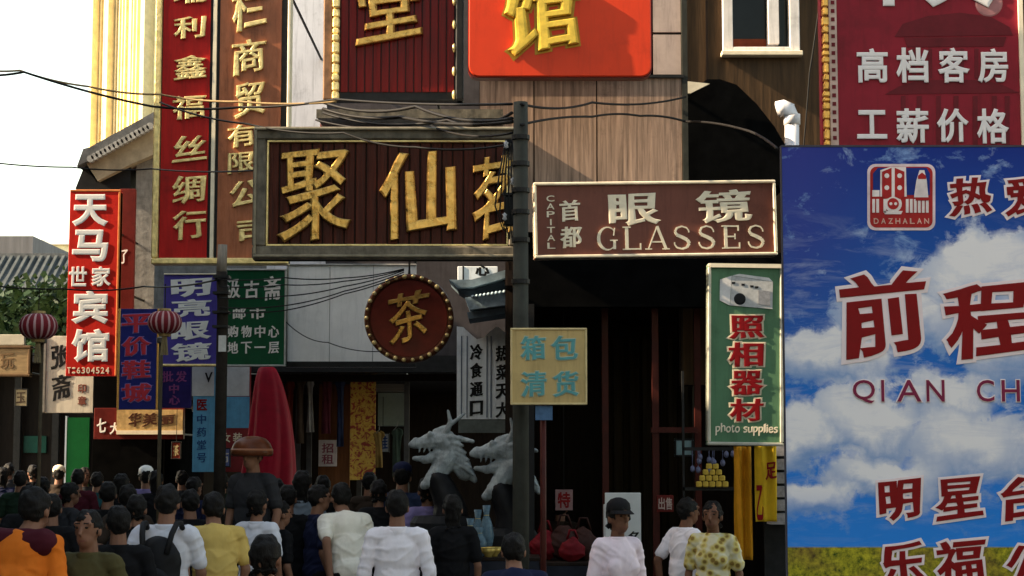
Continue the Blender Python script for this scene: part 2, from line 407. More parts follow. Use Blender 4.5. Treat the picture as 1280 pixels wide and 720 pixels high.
# ---- old tiled house at the left: raked eave, brick pier, red board below
Y4 = 27.0
old = thing('tiled_house', 'old grey brick house with a raked tile eave, end on, behind the hotel sign', 'house', (X(150, Y4), Y4, 0))
pier = part('brick_wall', B().box(X(163, Y4), X(196, Y4), Y4, Y4+.5, Z(470, Y4), Z(195, Y4)), M_BRICK, old)
part('dark_shop_base', B().box(X(150, Y4), X(196, Y4), Y4+.02, Y4+.5, 0, Z(470, Y4)-.002), M_MATTE, old)
part('gable_wall', B().prism([(P(a, q, Y4+.2).x, P(a, q, Y4+.2).z) for a, q in ((102, 238), (163, 238), (163, 420), (102, 420))], Y4+.2, Y4+.5), mat('dull_red_wall', (.14, .02, .015), .6, 0, .3, 5), old)
part('house_body', B().box(X(104, Y4), X(196, Y4), Y4+.6, Y4+9, 0, Z(240, Y4)), M_MATTE, old)
def rp_(pts, Y): return [(P(a, q, Y).x, P(a, q, Y).z) for a, q in pts]
part('eave_tiles', B().prism(rp_([(96, 208), (104, 186), (112, 184), (192, 140), (192, 158), (116, 198)], Y4-.3), Y4-.3, Y4+8), M_TILE, old)
part('eave_plaster', B().prism(rp_([(107, 203), (118, 199), (192, 159), (192, 193), (160, 207), (122, 226)], Y4-.2), Y4-.2, Y4+7.9), mat('ochre_verge', (.32, .27, .19), .8, 0, .3, 6, bump=.2), old)
part('eave_shade_sheet', B().prism(rp_([(94, 236), (106, 206), (121, 228), (163, 209), (163, 240)], Y4-.05), Y4-.05, Y4+7.8), M_BLK, old)  # black sheet stands in for the shade under the eave
b = B()
for i in range(15):
    p = P(114 + i*5.3, 199 - i*2.9, Y4-.32); b.lathe([(0, .05), (.055, .05), (.055, -.05), (0, -.05)], 12, (p.x, Y4-.33, p.z), axis='y')
part('tile_ends', b, mat('pale_tile_end', (.26, .26, .25), .7, 0, .4, 12), old)

# ---- cream clad tower behind
Y5 = 42.0
tow = thing('tower_block', 'sunlit cream tower block with vertical ribs rising behind the tiled eave', 'building', (X(160, Y5), Y5, 0))
mcr = mat('cream_cladding', (.80, .71, .44), .5, 0, .12, 3, grime=0.35)
part('wall', B().box(X(84, Y5), X(206, Y5), Y5, Y5+4, 0, 16), mcr, tow)
b = B()
for px, wd, d in ((86, 5, .3), (94, 2.4, .12), (101, 2.4, .12), (108, 2.4, .12), (116, 6, .3), (125, 2.6, .12), (131, 2.4, .12), (137, 2.4, .12), (143, 2.4, .12), (150, 5, .1), (158, 2, .1), (166, 2, .12), (174, 2.4, .12), (182, 2.4, .12), (187, 6, .3)):
    b.box(X(px, Y5), X(px+wd, Y5), Y5-d, Y5-.002, 0, 16)
part('rib', b, mat('gold_rib', (.76, .62, .34), .5, 0, .2, 4), tow)

tow.rotation_euler.z = radians(-38)
# ---- far hall, its gable block and parapet
Y6 = 66.0
hall = thing('far_hall', 'far hall with a long grey tiled roof above dark trees at the left', 'building', (X(20, Y6), Y6, 0))
part('hall_roof', B().prism([(X(-260, Y6), Z(470, Y6)), (X(112, Y6), Z(470, Y6)), (X(112, Y6), Z(420, Y6)), (X(-260, Y6), Z(420, Y6))], Y6, Y6+6), M_DARKW, hall)
b = B()
x = X(-260, Y6)
while x < X(118, Y6):
    p0, p1 = Vector((x, Y6-1.2, Z(425, Y6-1.2))), Vector((x, Y6+5, Z(321, Y6+5)))
    b.tube([p0, (p0+p1)/2 - Vector((0, 0, .15)), p1], .11, 6); x += .30
b.quad((X(-260, Y6), Y6-1.2, Z(425, Y6-1.2)-.05), (X(118, Y6), Y6-1.2, Z(425, Y6-1.2)-.05), (X(118, Y6), Y6+5, Z(321, Y6+5)-.05), (X(-260, Y6), Y6+5, Z(321, Y6+5)-.05))
part('roof_tiles', b, mat('pale_grey_tile', (.055, .062, .064), .8, 0, .4, 2), hall)
part('ridge', B().box(X(-260, Y6), X(118, Y6), Y6+4.9, Y6+5.3, Z(324, Y6+5), Z(317, Y6+5)), M_TILE, hall)
part('gable_block', B().box(X(-200, Y6), X(34, Y6+8), Y6+8, Y6+14, 0, Z(295, Y6+8)), mat('ribbed_grey_wall', (.13, .125, .13), .7, 0, .3, 1.5, (3, 3, .3)), hall)
far = thing('far_block', 'low sunlit cream block with a flat parapet beyond the far grey roof', 'building', (X(60, 95), 95, 0))
part('wall', B().box(X(36, 95), X(112, 95), 95, 105, 0, Z(306, 95)), mcr, far)
part('parapet', B().box(X(34, 95), X(112, 95), 94.8, 95.1, Z(306, 95)+.002, Z(300, 95)), M_WHITE, far)

# ---- far end of the street: dark timber shop row
Y7 = 38.0
row = thing('street_shop_row', 'dark timber shop row closing the far end of the street behind the crowd', 'building', (X(60, Y7), Y7, 0))
zr = Z(455, Y7)
part('wall', B().box(X(-260, Y7), X(250, Y7), Y7, Y7+8, 0, zr), mat('black_timber', (.011, .008, .006), .8, 0, .5, 4, (5, 5, .5)), row)  # wall timber coloured near black
part('roof', B().prism([(X(-270, Y7), zr+.002), (X(255, Y7), zr+.002), (X(255, Y7), zr+.2), (X(-270, Y7), zr+.2)], Y7-.8, Y7+8.2), M_DTILE, row)
mg = mat('green_door_paint', (.006, .10, .02), .5, 0, .15, 4)
d = part('green_door', B().box(X(84, Y7), X(112, Y7), Y7-.08, Y7-.002, 0, Z(522, Y7)), mg, row)
part('door_edge', B().box(X(82, Y7), X(84, Y7), Y7-.1, Y7-.002, 0, Z(520, Y7)), M_WHITE, row)
part('teal_window', B().box(X(30, Y7), X(58, Y7), Y7-.05, Y7-.002, Z(566, Y7), Z(545, Y7)), mat('teal_glass', (.008, .05, .036), .3, 0, .4, 3), row)
mdr = mat('maroon_shop_curtain', (.10, .016, .008), .7, 0, .5, 3, (5, 5, .4))
b = B()
for i in range(11): b.box(X(132+i*8.5, 37.4), X(132+i*8.5+6.5, 37.4), 37.4, 37.46, 0, Z(550, 37.4))
part('curtain_strips', b, mdr, row)
part('curtain_rail', B().box(X(128, 37.3), X(225, 37.3), 37.3, 37.4, Z(549, 37.3), Z(546, 37.3)), mat('rust_rail', (.28, .07, .02), .5), row)
for i, px in enumerate((-20, 16, 64, 122)):
    part('shop_post', B().box(X(px, Y7-.2), X(px, Y7-.2)+.14, Y7-.2, Y7-.06, 0, zr-.1), M_IRON, row)
col_ = thing('white_column', 'slim white column beside the light blue banner with the red top character', 'column', P(234, 572, 30) * 1)
col_.location.z = 0
B().box(-.08, .08, -.08, .08, 0, Z(515, 30)).obj('shaft', M_WHITE, col_, bevel=.01)
B().box(-.12, .12, -.12, .12, Z(515, 30)+.002, Z(511, 30)).obj('capital', M_WHITE, col_, bevel=.01)

# ---- houses outside the frame, added and sized to block light from the street
for k, (xx0, xx1, ya, yb, hh, lab) in enumerate(((-12, -5.6, -14, 12.0, 10.6, 'unseen tall brick house on the left, nearest the viewer, sized to shade the street'),
                                                (-14, -8.2, 12.3, 24, 8.2, 'unseen lower timber house further along the left, sized to shade the street'),
                                                (6.6, 12, -14, 9.0, 9.5, 'unseen tall house on the right beside the billboard, added to darken the street'))):
    h_ = thing('shade_house', lab, 'house', ((xx0+xx1)/2, (ya+yb)/2, 0))
    part('wall', B().box(xx0, xx1, ya, yb, 0, hh), M_DARKW if k == 1 else M_BRICK, h_)
    part('roof', B().prism([(xx0-.3, hh+.002), (xx1+.3, hh+.002), ((xx0+xx1)/2, hh+1.0)], ya, yb), M_TILE, h_)
    for j in range(4):
        y = ya + (yb-ya)*(j+.5)/4
        wn = part('window', B().box(*((xx1+.001, xx1+.02) if k < 2 else (xx0-.02, xx0-.001)), y-.5, y+.5, 3.6, 4.9), M_GLASS, h_)
        o = B().box(*((xx1+.022, xx1+.06) if k < 2 else (xx0-.06, xx0-.022)), y-.55, y+.55, 3.5, 3.59).obj('window_sill', M_CONC, wn)

# ---- trees in front of the far hall
def tree(px, Y, ptop, pbot, wpx, label, seed):
    rnd = random.Random(seed)
    t = thing('tree', label, 'tree', (X(px, Y), Y, 0), group='trees below the far roof')
    ztop, zbot, rad = Z(ptop, Y), Z(pbot, Y), wpx/F*Y/2
    b = B().tube([(0, 0, 0), (.1, 0, zbot*.6), (-.05, 0, zbot), (0, 0, ztop*.9)], [.22, .17, .12, .04], 8)
    for k in range(7):
        a = k*2.4; z = zbot + (ztop-zbot)*k/9
        b.tube([(0, 0, z*.9), (cos(a)*rad*.5, sin(a)*rad*.5, z+.5), (cos(a)*rad*.8, sin(a)*rad*.8, z+.9)], [.08, .05, .02], 6)
    b.obj('trunk', mat('bark', (.06, .045, .03), .9, 0, .4, 8, bump=.5), t)
    b = B(); clumps = []
    for k in range(26):
        a = rnd.uniform(0, 2*pi); q = rnd.random()**.5*rad*.85; z = rnd.uniform(zbot, ztop)
        sh = 1 - .5*((z-zbot)/(ztop-zbot))**2
        clumps.append((cos(a)*q*sh, sin(a)*q*sh, z, rnd.uniform(.4, .85)))
    for cx, cy, cz, cr in clumps:
        for _ in range(90):
            v = Vector((rnd.gauss(0, 1), rnd.gauss(0, 1), rnd.gauss(0, .8))).normalized()*cr*rnd.uniform(.6, 1.05)
            c = Vector((cx, cy, cz)) + v; s_ = rnd.uniform(.05, .12)
            a1 = Vector((rnd.uniform(-1, 1), rnd.uniform(-1, 1), rnd.uniform(-1, 1))).normalized(); a2 = a1.orthogonal().normalized()
            b.quad(c-a1*s_-a2*s_*.6, c+a1*s_-a2*s_*.6, c+a1*s_+a2*s_*.6, c-a1*s_+a2*s_*.6)
    b.obj('crown', mat('dark_leaves', (.016, .036, .014), .6, 0, .6, 1.2), t)
tree(8, 46, 372, 520, 110, 'dark green tree below the far grey roof, at the left edge of the photo', 1)
tree(62, 47, 355, 520, 90, 'dark green tree below the far grey roof, next to the red hotel sign', 2)
tree(-60, 46, 380, 520, 110, 'dark green tree beyond the left edge of the photo below the far roof', 3)

# ================================================================== SIGNS
# tall twin red sign
s = Sign('hanging_sign', 'tall red hanging sign with two columns of gold writing in a gilt edge frame', 190, -190, 361, 331, 18)
s.board(M_IRON, .12, 'board', .01)
s.strip(199, -185, 267, 325, M_RED, 'red_panel', -.02)
s.strip(271, -185, 355, 327, M_BRN, 'brown_panel', -.02)
s.frame(M_GILTL, .065, -.07, .1, 'gilt_frame', sides='lb')
s.frame(M_CREAM, .035, -.05, .1, 'right_trim', sides='r')
s.strip(267, -185, 271, 326, M_CREAM, 'divider', -.04)
s.chars([(c, *bx) for c, bx in zip('瑞利鑫福丝绸行', ((217, -27, 260, 6), (217, 21, 259, 50), (217, 70, 260, 102), (216, 120, 259, 151), (215, 170, 260, 205), (215, 220, 259, 256), (216, 264, 259, 301)))], M_GILTL, .022, .03, .12, -.021)
s.chars([(c, *bx) for c, bx in zip('栏商贸有限公司', ((290, -16, 335, 42), (290, 50, 334, 97), (292, 103, 333, 150), (285, 157, 322, 186), (285, 190, 321, 219), (287, 225, 328, 260), (296, 274, 334, 303)))], M_GILTL, .022, .03, .16, -.021)
s.brackets(M_IRON, 2, 6)

# board with the large gold characters
s = Sign('shop_board', 'wide slatted red brown board with large raised gold characters in a grey carved frame', 316, 160, 652, 325, 14)
s.board(M_DARKW, .10)
s.slats(M_WOODR, 22, -.012, -.001, .12)
s.frame(M_FRAME, .105, -.07, .12, 'carved_frame')
s.frame(mat('grey_moulding', (.20, .175, .125), .4, .2, .4, 10, bump=.2), .022, -.105, -.071, 'outer_moulding', .012)
s.frame(M_GILTL, .016, -.05, -.002, 'inner_moulding', .107)
for ch, bx in zip('聚仙茗', ((346, 187, 441, 304), (474, 190, 572, 302), (590, 194, 648, 302))):
    s.chars([(ch, *bx)], M_GILT, .010, .06, .13, -.013)
s.brackets(M_IRON, 2, 1.9)

# dark red sign at the top
s = Sign('shop_sign', 'dark red ribbed sign with a gold character above the wide slatted board', 404, -150, 579, 126, 16)
s.board(M_IRON, .12)
s.slats(M_DRED, 15, -.010, -.001, .08)
s.frame(mat('brown_moulding', (.20, .11, .06), .5, .1, .4, 8, bump=.3), .085, -.05, .13, 'outer_frame', sides='l')
b = B(); a0 = s.x0+.087
z = 0
while z < s.h:
    dz = random.uniform(.05, .12); b.box(a0, a0+.062, -.07-random.uniform(0, .03), .02, z, min(s.h, z+dz-.004)); z += dz
b.obj('gilt_edge', M_GILTL, s.root, bevel=.012)
s.frame(M_IRON, .07, -.05, .13, 'dark_edge', sides='r')
b = B()
for i in range(9): b.ball((s.x1-.085, -.03, .05+i*.22), (.018, .02, .045), 8, 6)
b.obj('gilt_studs', M_GILTL, s.root, True)
s.chars([('堂', 444, -26, 530, 60)], M_GILT, .022, .07, .16, -.011)
s.brackets(M_IRON, 2, 7)

# orange red rounded panel
s = Sign('panel_sign', 'glossy orange red panel sign with rounded corners and one gold character', 586, -160, 814, 96, 15)
r = .09; pts = []
for cx, cz, a0 in ((s.x1-r, r, -90), (s.x1-r, s.h-r, 0), (s.x0+r, s.h-r, 90), (s.x0+r, r, 180)):
    for k in range(7): a = radians(a0+k*15); pts.append((cx+r*cos(a), cz+r*sin(a)))
B().prism(pts, -.02, .10).obj('board', M_OR, s.root, bevel=.008)
pts2 = [(x*1.012, s.h/2+(z-s.h/2)*1.012) for x, z in pts]
B().prism(pts2, .0, .12).obj('back_tray', mat('maroon_edge', (.12, .012, .01), .4), s.root)
s.text([('馆', 630, -25, 726, 72)], mat('yellow_gold_paint', (.68, .44, .06), .35, .3, .3, 12), .026, .05, .16, 'raised_character', -.022, .03, mat('dull_gold_edge', (.30, .16, .02), .4, .4))
s.brackets(M_IRON, 2, .9)

# glasses sign
s = Sign('shop_sign', 'long brown opticians sign reading GLASSES with a cream metal frame', 668, 227, 973, 321, 14.4)
s.root.rotation_euler = (0, radians(-1.1), radians(3))
s.board(M_GLS, .14)
s.frame(mat('cream_metal_trim', (.80, .68, .50), .35, .25, .2, 10), .024, -.03, .15, 'metal_trim')
s.text([('首', 700, 249, 726, 276), ('都', 700, 282, 728, 309), ('眼', 761, 241, 827, 282), ('镜', 871, 238, 942, 280)], M_CREAM, .022, .01, .06)
s.text([(c, 684 if c != 'I' else 688, 243+i*9.8, 694 if c != 'I' else 690, 243+i*9.8+7.5) for i, c in enumerate('CAPITAL')], M_CREAM, .012, .004, 0, 'small_lettering')
# serifed capitals built from strokes
def serif_word(sg, word, x0, y0, x1, y1, m):
    G = {'G': ['arc', (.5, .5, .46, .5, 40, 325), ('v', .86, .05, .42), ('s', .86, .42, .3)], 'L': [('v', .22, 0, 1), ('h', .22, .92, .035), ('s', .22, 1, .3), ('s', .2, 0, .3), ('v2', .90, .0, .28)],
         'A': [('d', .04, 0, .5, 1, .05), ('d', .5, 1, .94, 0, .12), ('h', .25, .75, .33), ('s', .06, 0, .24), ('s', .93, 0, .26)],
         'E': [('v', .22, 0, 1), ('h', .22, .85, .965), ('h', .22, .7, .52), ('h', .22, .92, .035), ('v2', .85, .76, 1), ('v2', .9, 0, .26), ('v2', .68, .4, .64), ('s', .2, 1, .25), ('s', .2, 0, .25)],
         'S': ['s']}
    n = len(word); cw = (x1-x0)/n; b = B()
    for i, ch in enumerate(word):
        q = sg.box(x0+i*cw+cw*.1, y0, x0+(i+1)*cw-cw*.1, y1); W, Hh = q[2]-q[0], q[3]-q[1]
        def pl(pts, th):
            for j, ((ax, az), (bx, bz)) in enumerate(zip(pts, pts[1:])):
                t_ = th[j] if isinstance(th, list) else th
                A = Vector((q[0]+ax*W, q[1]+az*Hh)); C = Vector((q[0]+bx*W, q[1]+bz*Hh)); d = (C-A)
                if d.length < 1e-6: continue
                nrm = Vector((-d.y, d.x)).normalized()*t_*Hh*.5
                b.prism([tuple(A-nrm), tuple(C-nrm), tuple(C+nrm), tuple(A+nrm)], -.008-random.random()*.002, 0)
        if ch == 'S':
            pts = [(.85, .72), (.84, .80), (.74, .92), (.5, .985), (.26, .92), (.16, .76), (.24, .62), (.5, .52), (.76, .40), (.86, .25), (.74, .08), (.5, .015), (.24, .07), (.13, .2), (.12, .3)]
            pl(pts, [.05, .05, .06, .07, .09, .11, .14, .15, .14, .11, .09, .07, .06, .05])
        elif ch == 'G':
            pts = [(.5+.45*cos(radians(a)), .5+.485*sin(radians(a))) for a in range(38, 325, 14)]
            pl(pts, [.05+.09*max(0, -cos(radians(a))) for a in range(38, 325, 14)]); pl([(.84, .04), (.84, .40)], .12); pl([(.62, .42), (1.0, .42)], .05); pl([(.80, .62), (.86, .95)], .05)
        else:
            for st in G[ch]:
                if st[0] == 'v': pl([(st[1], st[2]), (st[1], st[3])], .14)
                if st[0] == 'v2': pl([(st[1], st[2]), (st[1], st[3])], .06)
                if st[0] == 'h': pl([(st[1], st[3]), (st[2], st[3])], .06)
                if st[0] == 's': pl([(st[1]-st[3]/2-.05, min(.975, max(.025, st[2]))), (st[1]+st[3]/2+.05, min(.975, max(.025, st[2])))], .05)
                if st[0] == 'd': pl([(st[1], st[2]), (st[3], st[4])], st[5])
    return b.obj('lettering', m, sg.root, loc=(0, -.002, 0))
serif_word(s, 'GLASSES', 744, 283, 962, 312, M_CREAM)
for i in (-1, 1): B().tube([(i*s.w*.35, .1, s.h*.7), (i*s.w*.35, 1.4, s.h*.7)], .02, 6).obj('bracket', M_IRON, s.root)

# green photo shop sign
s = Sign('shop_sign', 'upright green sign with a printed camera and four red characters next to the billboard', 884, 330, 979, 557, 13.6)
s.root.rotation_euler = (0, radians(.8), 0)
s.board(M_GREEN, .10)
s.frame(mat('dull_silver_trim', (.46, .44, .36), .4, .4, .2, 10), .026, -.02, .11, 'metal_trim')
s.strip(884, 330, 978, 335, M_CREAM, 'top_trim', -.028, -.021)
s.text([('照', 909, 394, 953, 424), ('相', 909, 428, 953, 459), ('器', 911, 463, 954, 494), ('材', 911, 498, 954, 527)], M_LRED, .030, .004, .05, 'lettering', -.003, .055, mat('pale_outline', (.60, .52, .36), .5))
word = 'photosupplies'; t = Text(); xx = 894
wd = dict(p=6, h=6, o=6, t=4, s=5, u=6, l=2.6, i=2.2, e=6)
asc = dict(p=(533, 545), h=(529, 541), o=(533, 541), t=(530.5, 541), s=(533, 541), u=(533, 541), l=(529, 541), i=(530.5, 541), e=(533, 541))
for i, c in enumerate(word):
    if i == 5: xx += 4
    t.add(c, *s.box(xx, asc[c][0], xx+wd[c], asc[c][1]), bold=.012, depth=.003, slant=.16); xx += wd[c]+.6
t.obj('small_lettering', M_CREAM, s.root, -.003)
q = lambda pts: [s.L(a, b_) for a, b_ in pts]
cm = B().prism(q([(912, 345), (963, 352), (963, 386), (910, 382)]), -.010, -.001).obj('printed_camera', mat('printed_grey', (.42, .42, .41), .5, 0, .2, 30), s.root)
B().prism(q([(897, 350), (911.5, 345), (909.5, 382), (897, 376)]), -.010, -.001).obj('camera_side', mat('printed_pale_grey', (.62, .60, .58), .5), cm)
B().prism(q([(913, 344.6), (921, 342.6), (958, 347), (963, 351.6)]), -.009, -.001).obj('camera_top', mat('printed_pale_grey', (.6, .6, .6)), cm)
lx, lz = s.L(922, 374)
B().lathe([(0, .014), (.030, .014), (.046, .010)], 20, (lx, 0, lz), 'y').obj('camera_lens', M_BLK, cm)
b = B()
for px, py in ((914, 354), (926, 356), (937, 358), (943, 359)):
    x_, z_ = s.L(px, py); b.box(x_-.014, x_+.012, -.013, -.0101, z_-.008, z_+.008)
b.obj('camera_buttons', M_BLK, cm)
B().prism(q([(945, 362), (960, 364), (960, 382), (945, 380)]), -.013, -.0101).obj('camera_grip', mat('printed_mid_grey', (.25, .25, .26), .5, 0, .3, 40), cm)
for i in (-1, 1): B().tube([(s.x1-.1, .1, s.h*(.5+.35*i)), (s.x1-.1, 1.0, s.h*(.5+.35*i))], .02, 6).obj('bracket', M_IRON, s.root)

# small yellow square sign on a red post
s = Sign('post_sign', 'square tan sign with four teal characters on a dark red post', 638, 410, 734, 506, 12.3)
s.board(M_TAN, .04)
s.frame(mat('tan_edge', (.56, .44, .22), .5), .014, -.010, .045, 'edge')
s.text([('箱', 651, 420, 682, 450), ('包', 689, 420, 722, 450), ('清', 651, 464, 683, 496), ('货', 691, 464, 723, 496)], M_TEAL, .010, .003, .06, 'lettering', -.002, .03, mat('pale_teal_outline', (.38, .42, .30), .5))
s.post(679, .022, mr, top=.5, yy=.075)
x_, z_ = s.L(680, 516); B().box(x_-.06, x_+.06, .02, .05, z_-.05, z_+.05).obj('blue_tag', mat('dull_blue_tag', (.06, .12, .22), .5, 0, .3, 20), s.root)

# hotel sign at top right
s = Sign('roof_sign', 'large maroon sign with white characters and a beaded gilt left edge above the blue billboard', 1028, -170, 1279, 184, 12.5)
s.board(M_MAR, .10)
m_print = mat('dark_maroon_print', (.125, .012, .018), .5, 0, .25, 6)  # darker red ink of the printed pavilion
def pav(sg):
    b = B()
    for pts in ([(1118, 46), (1128, 30), (1160, 20), (1200, 16), (1238, 21), (1262, 34), (1266, 44)], [(1130, 47), (1258, 46), (1254, 58), (1134, 59)], [(1106, 118), (1124, 108), (1150, 100), (1226, 100), (1252, 106), (1274, 116)]):
        b.prism([sg.L(*p) for p in pts], -.004, -.001)
    for px in (1140, 1160, 1178, 1200, 1218, 1238): b.prism([sg.L(*p) for p in ((px, 61), (px+5, 61), (px+5, 98), (px, 98))], -.004, -.001)
    for px in (1126, 1146, 1170, 1192, 1216, 1240, 1256): b.prism([sg.L(*p) for p in ((px, 120), (px+6, 120), (px+6, 184), (px, 184))], -.004, -.001)
    return b.obj('printed_pavilion', m_print, sg.root)
pav(s)
s.text([('高', 1071, 61, 1109, 104), ('档', 1120, 60, 1160, 104), ('客', 1172, 60, 1211, 104), ('房', 1222, 61, 1259, 104),
        ('工', 1071, 138, 1108, 174), ('薪', 1120, 136, 1160, 180), ('价', 1171, 136, 1210, 179), ('格', 1221, 136, 1260, 180)], mat('off_white_letter', (.72, .68, .66), .5, 0, .06), .028, .014, 0, 'lettering', -.005)
s.text([('市', 1068, -78, 1152, 8), ('宾', 1154, -78, 1240, 10)], mat('off_white_letter', (.72, .68, .66)), .045, .014, 0, 'large_lettering', -.005)
x_, z_ = s.L(1236, 4); B().lathe([(0, .004), (.075, .004), (.09, .0045), (.10, .001)], 28, (x_, 0, z_), 'y').obj('round_mark', mat('dull_pink_print', (.36, .16, .16), .5), s.root)
b = B(); z = 0
while z < s.h:
    dz = random.uniform(.035, .08); o_ = random.uniform(0, .02); b.box(s.x0+.004+o_*.3, s.x0+.055-o_*.5, -.05-o_, .11, z, min(z+dz-.003, s.h)); z += dz
b.obj('gilt_edge', mat('old_gold_edge', (.62, .36, .09), .35, .7, .4, 10, bump=.4), s.root, bevel=.01)
B().box(s.x0+.058, s.x0+.115, -.02, -.001, 0, s.h).obj('bead_strip', mat('pink_beige_strip', (.52, .38, .32), .5), s.root)
b = B(); z = .05
while z < s.h-.05: b.box(s.x0+.074, s.x0+.100, -.024, -.0201, z, z+.028); z += .062
b.obj('bead_holes', mat('dark_maroon_print', (.1, .01, .015)), s.root)
B().box(s.x1-.012, s.x1+.02, -.02, .1, 0, s.h).obj('right_trim', M_CREAM, s.root)
for u in (-.55, .6): B().box(u-.05, u+.05, .102, .2, -s.b.z, s.h).obj('support_post', M_IRON, s.root)

# blue sky billboard
s = Sign('billboard', 'big blue billboard printed with clouds and grass and large red characters', 989, 184, 1700, 978, 10)
def N_len(N, L, v):
    k = N.new('ShaderNodeVectorMath'); k.operation = 'LENGTH'; L.new(v, k.inputs[0]); return k.outputs['Value']
def sky_print():
    m = bpy.data.materials.new('sky_print'); m.use_nodes = True; n = m.node_tree; N = n.nodes; L = n.links; bs = N['Principled BSDF']
    bs.inputs['Roughness'].default_value = .45; bs.inputs['Specular IOR Level'].default_value = .12
    tc = N.new('ShaderNodeTexCoord'); sp = N.new('ShaderNodeSeparateXYZ'); L.new(tc.outputs['Object'], sp.inputs[0])
    def mr(a, f0, f1, t0=0, t1=1):
        k = N.new('ShaderNodeMapRange'); k.inputs['From Min'].default_value = f0; k.inputs['From Max'].default_value = f1
        k.inputs['To Min'].default_value = t0; k.inputs['To Max'].default_value = t1; L.new(a, k.inputs[0]); return k.outputs[0]
    def noise_(sc, det=8, ro=.6, dist=0, mp=(1, 1, 1), off=(0, 0, 0)):
        k = N.new('ShaderNodeTexNoise'); k.inputs['Scale'].default_value = sc; k.inputs['Detail'].default_value = det; k.inputs['Roughness'].default_value = ro; k.inputs['Distortion'].default_value = dist
        q = N.new('ShaderNodeMapping'); q.inputs['Scale'].default_value = mp; q.inputs['Location'].default_value = off; L.new(tc.outputs['Object'], q.inputs[0]); L.new(q.outputs[0], k.inputs['Vector']); return k.outputs[0]
    def mixc(f, a, c):
        k = N.new('ShaderNodeMix'); k.data_type = 'RGBA'
        for i, v in ((6, a), (7, c)):
            if isinstance(v, tuple): k.inputs[i].default_value = (*v, 1)
            else: L.new(v, k.inputs[i])
        if isinstance(f, float): k.inputs[0].default_value = f
        else: L.new(f, k.inputs[0])
        return k.outputs[2]
    def ma(op, a, c):
        k = N.new('ShaderNodeMath'); k.operation = op; k.use_clamp = op != 'ADD'
        for i, v in ((0, a), (1, c)):
            if isinstance(v, (int, float)): k.inputs[i].default_value = v
            else: L.new(v, k.inputs[i])
        return k.outputs[0]
    zA, zB, zH = s.L(0, 184)[1], s.L(0, 480)[1], s.L(0, 680)[1]
    blue = mixc(mr(sp.outputs[2], zA, zH), (.005, .026, .23), (.022, .23, .76))
    # soft violet fade in the top left corner of the print
    vio = ma('MULTIPLY', mr(sp.outputs[0], s.L(1110, 0)[0], s.L(1000, 0)[0]), mr(sp.outputs[2], s.L(0, 470)[1], s.L(0, 300)[1]))
    vio = ma('MULTIPLY', vio, .6)
    blue = mixc(vio, blue, (.040, .045, .27))
    def vm(op, a, c):
        k = N.new('ShaderNodeVectorMath'); k.operation = op
        for q_, v in ((0, a), (1, c)):
            if isinstance(v, tuple): k.inputs[q_].default_value = v
            else: L.new(v, k.inputs[q_])
        return k.outputs['Value'] if op == 'LENGTH' else k.outputs[0]
    def warp(sc, amt, off):
        k = N.new('ShaderNodeTexNoise'); k.inputs['Scale'].default_value = sc; k.inputs['Detail'].default_value = 7; k.inputs['Roughness'].default_value = .55
        q_ = N.new('ShaderNodeMapping'); q_.inputs['Location'].default_value = off; L.new(tc.outputs['Object'], q_.inputs[0]); L.new(q_.outputs[0], k.inputs['Vector'])
        return vm('MULTIPLY', vm('SUBTRACT', k.outputs['Color'], (.5, .5, .5)), (amt, 0, amt))
    wp1 = vm('ADD', vm('ADD', vm('MULTIPLY', tc.outputs['Object'], (1, 0, 1)), warp(2.4, .42, (0, 0, 0))), warp(8, .16, (4, 0, 2)))
    dens = None; lit = None
    for bx_, by_, rx_, rz_ in ((1240, 345, 120, 62), (1130, 405, 95, 45), (1040, 452, 80, 38), (1000, 545, 60, 48), (1082, 530, 80, 55), (1185, 495, 70, 40), (1212, 560, 95, 66), (1108, 596, 95, 34),
                               (1275, 440, 80, 50), (1010, 625, 70, 28), (1400, 400, 130, 80), (1500, 560, 150, 75), (1600, 420, 130, 80), (1370, 520, 60, 40)):
        cx_, cz_ = s.L(bx_, by_); k_ = vm('MULTIPLY', vm('SUBTRACT', wp1, (cx_, 0, cz_)), (220/rx_, 0, 220/rz_))
        d_ = ma('SUBTRACT', 1.15, N_len(N, L, k_))
        h_ = N.new('ShaderNodeSeparateXYZ'); L.new(k_, h_.inputs[0]); l_ = ma('MULTIPLY', mr(h_.outputs[2], -.7, .7, 0, 1), d_)
        dens = d_ if dens is None else ma('MAXIMUM', dens, d_); lit = l_ if lit is None else ma('MAXIMUM', lit, l_)
    fine = noise_(5, 10, .66, .4, (1, 1, 1.4), (0, 0, 4))
    cl = mr(ma('ADD', dens, ma('MULTIPLY', ma('SUBTRACT', fine, .47), 2.0)), .18, .42, 0, .97)
    high = mr(sp.outputs[2], s.L(0, 250)[1], s.L(0, 330)[1]); low = mr(sp.outputs[2], s.L(0, 672)[1], s.L(0, 610)[1], .35, 1)
    shade = mr(ma('ADD', lit, ma('MULTIPLY', ma('SUBTRACT', noise_(3.2, 9, .62, .3, (1, 1, 1.3), (.2, 0, .13)), .5), 1.3)), .02, .50)
    ccol = mixc(shade, (.20, .33, .60), (.84, .83, .85))
    sk = mixc(ma('MULTIPLY', cl, low), blue, ccol)
    wisp = mr(noise_(2.5, 10, .7, .6, (.7, 1, 3.2)), .50, .70, 0, .55)
    sk = mixc(ma('MULTIPLY', ma('MULTIPLY', wisp, high), low), sk, (.42, .48, .66))
    g = mixc(mr(noise_(26, 6, .7), .35, .66), (.022, .055, .005), (.56, .50, .03))
    g = mixc(mr(noise_(3, 4, .5), .45, .65, 0, .6), g, (.14, .05, .03))
    edge = ma('ADD', sp.outputs[2], ma('MULTIPLY', noise_(30, 3, .5), -.035))
    gm = mr(edge, zH-.012, zH-.022)
    sk = mixc(gm, sk, g)
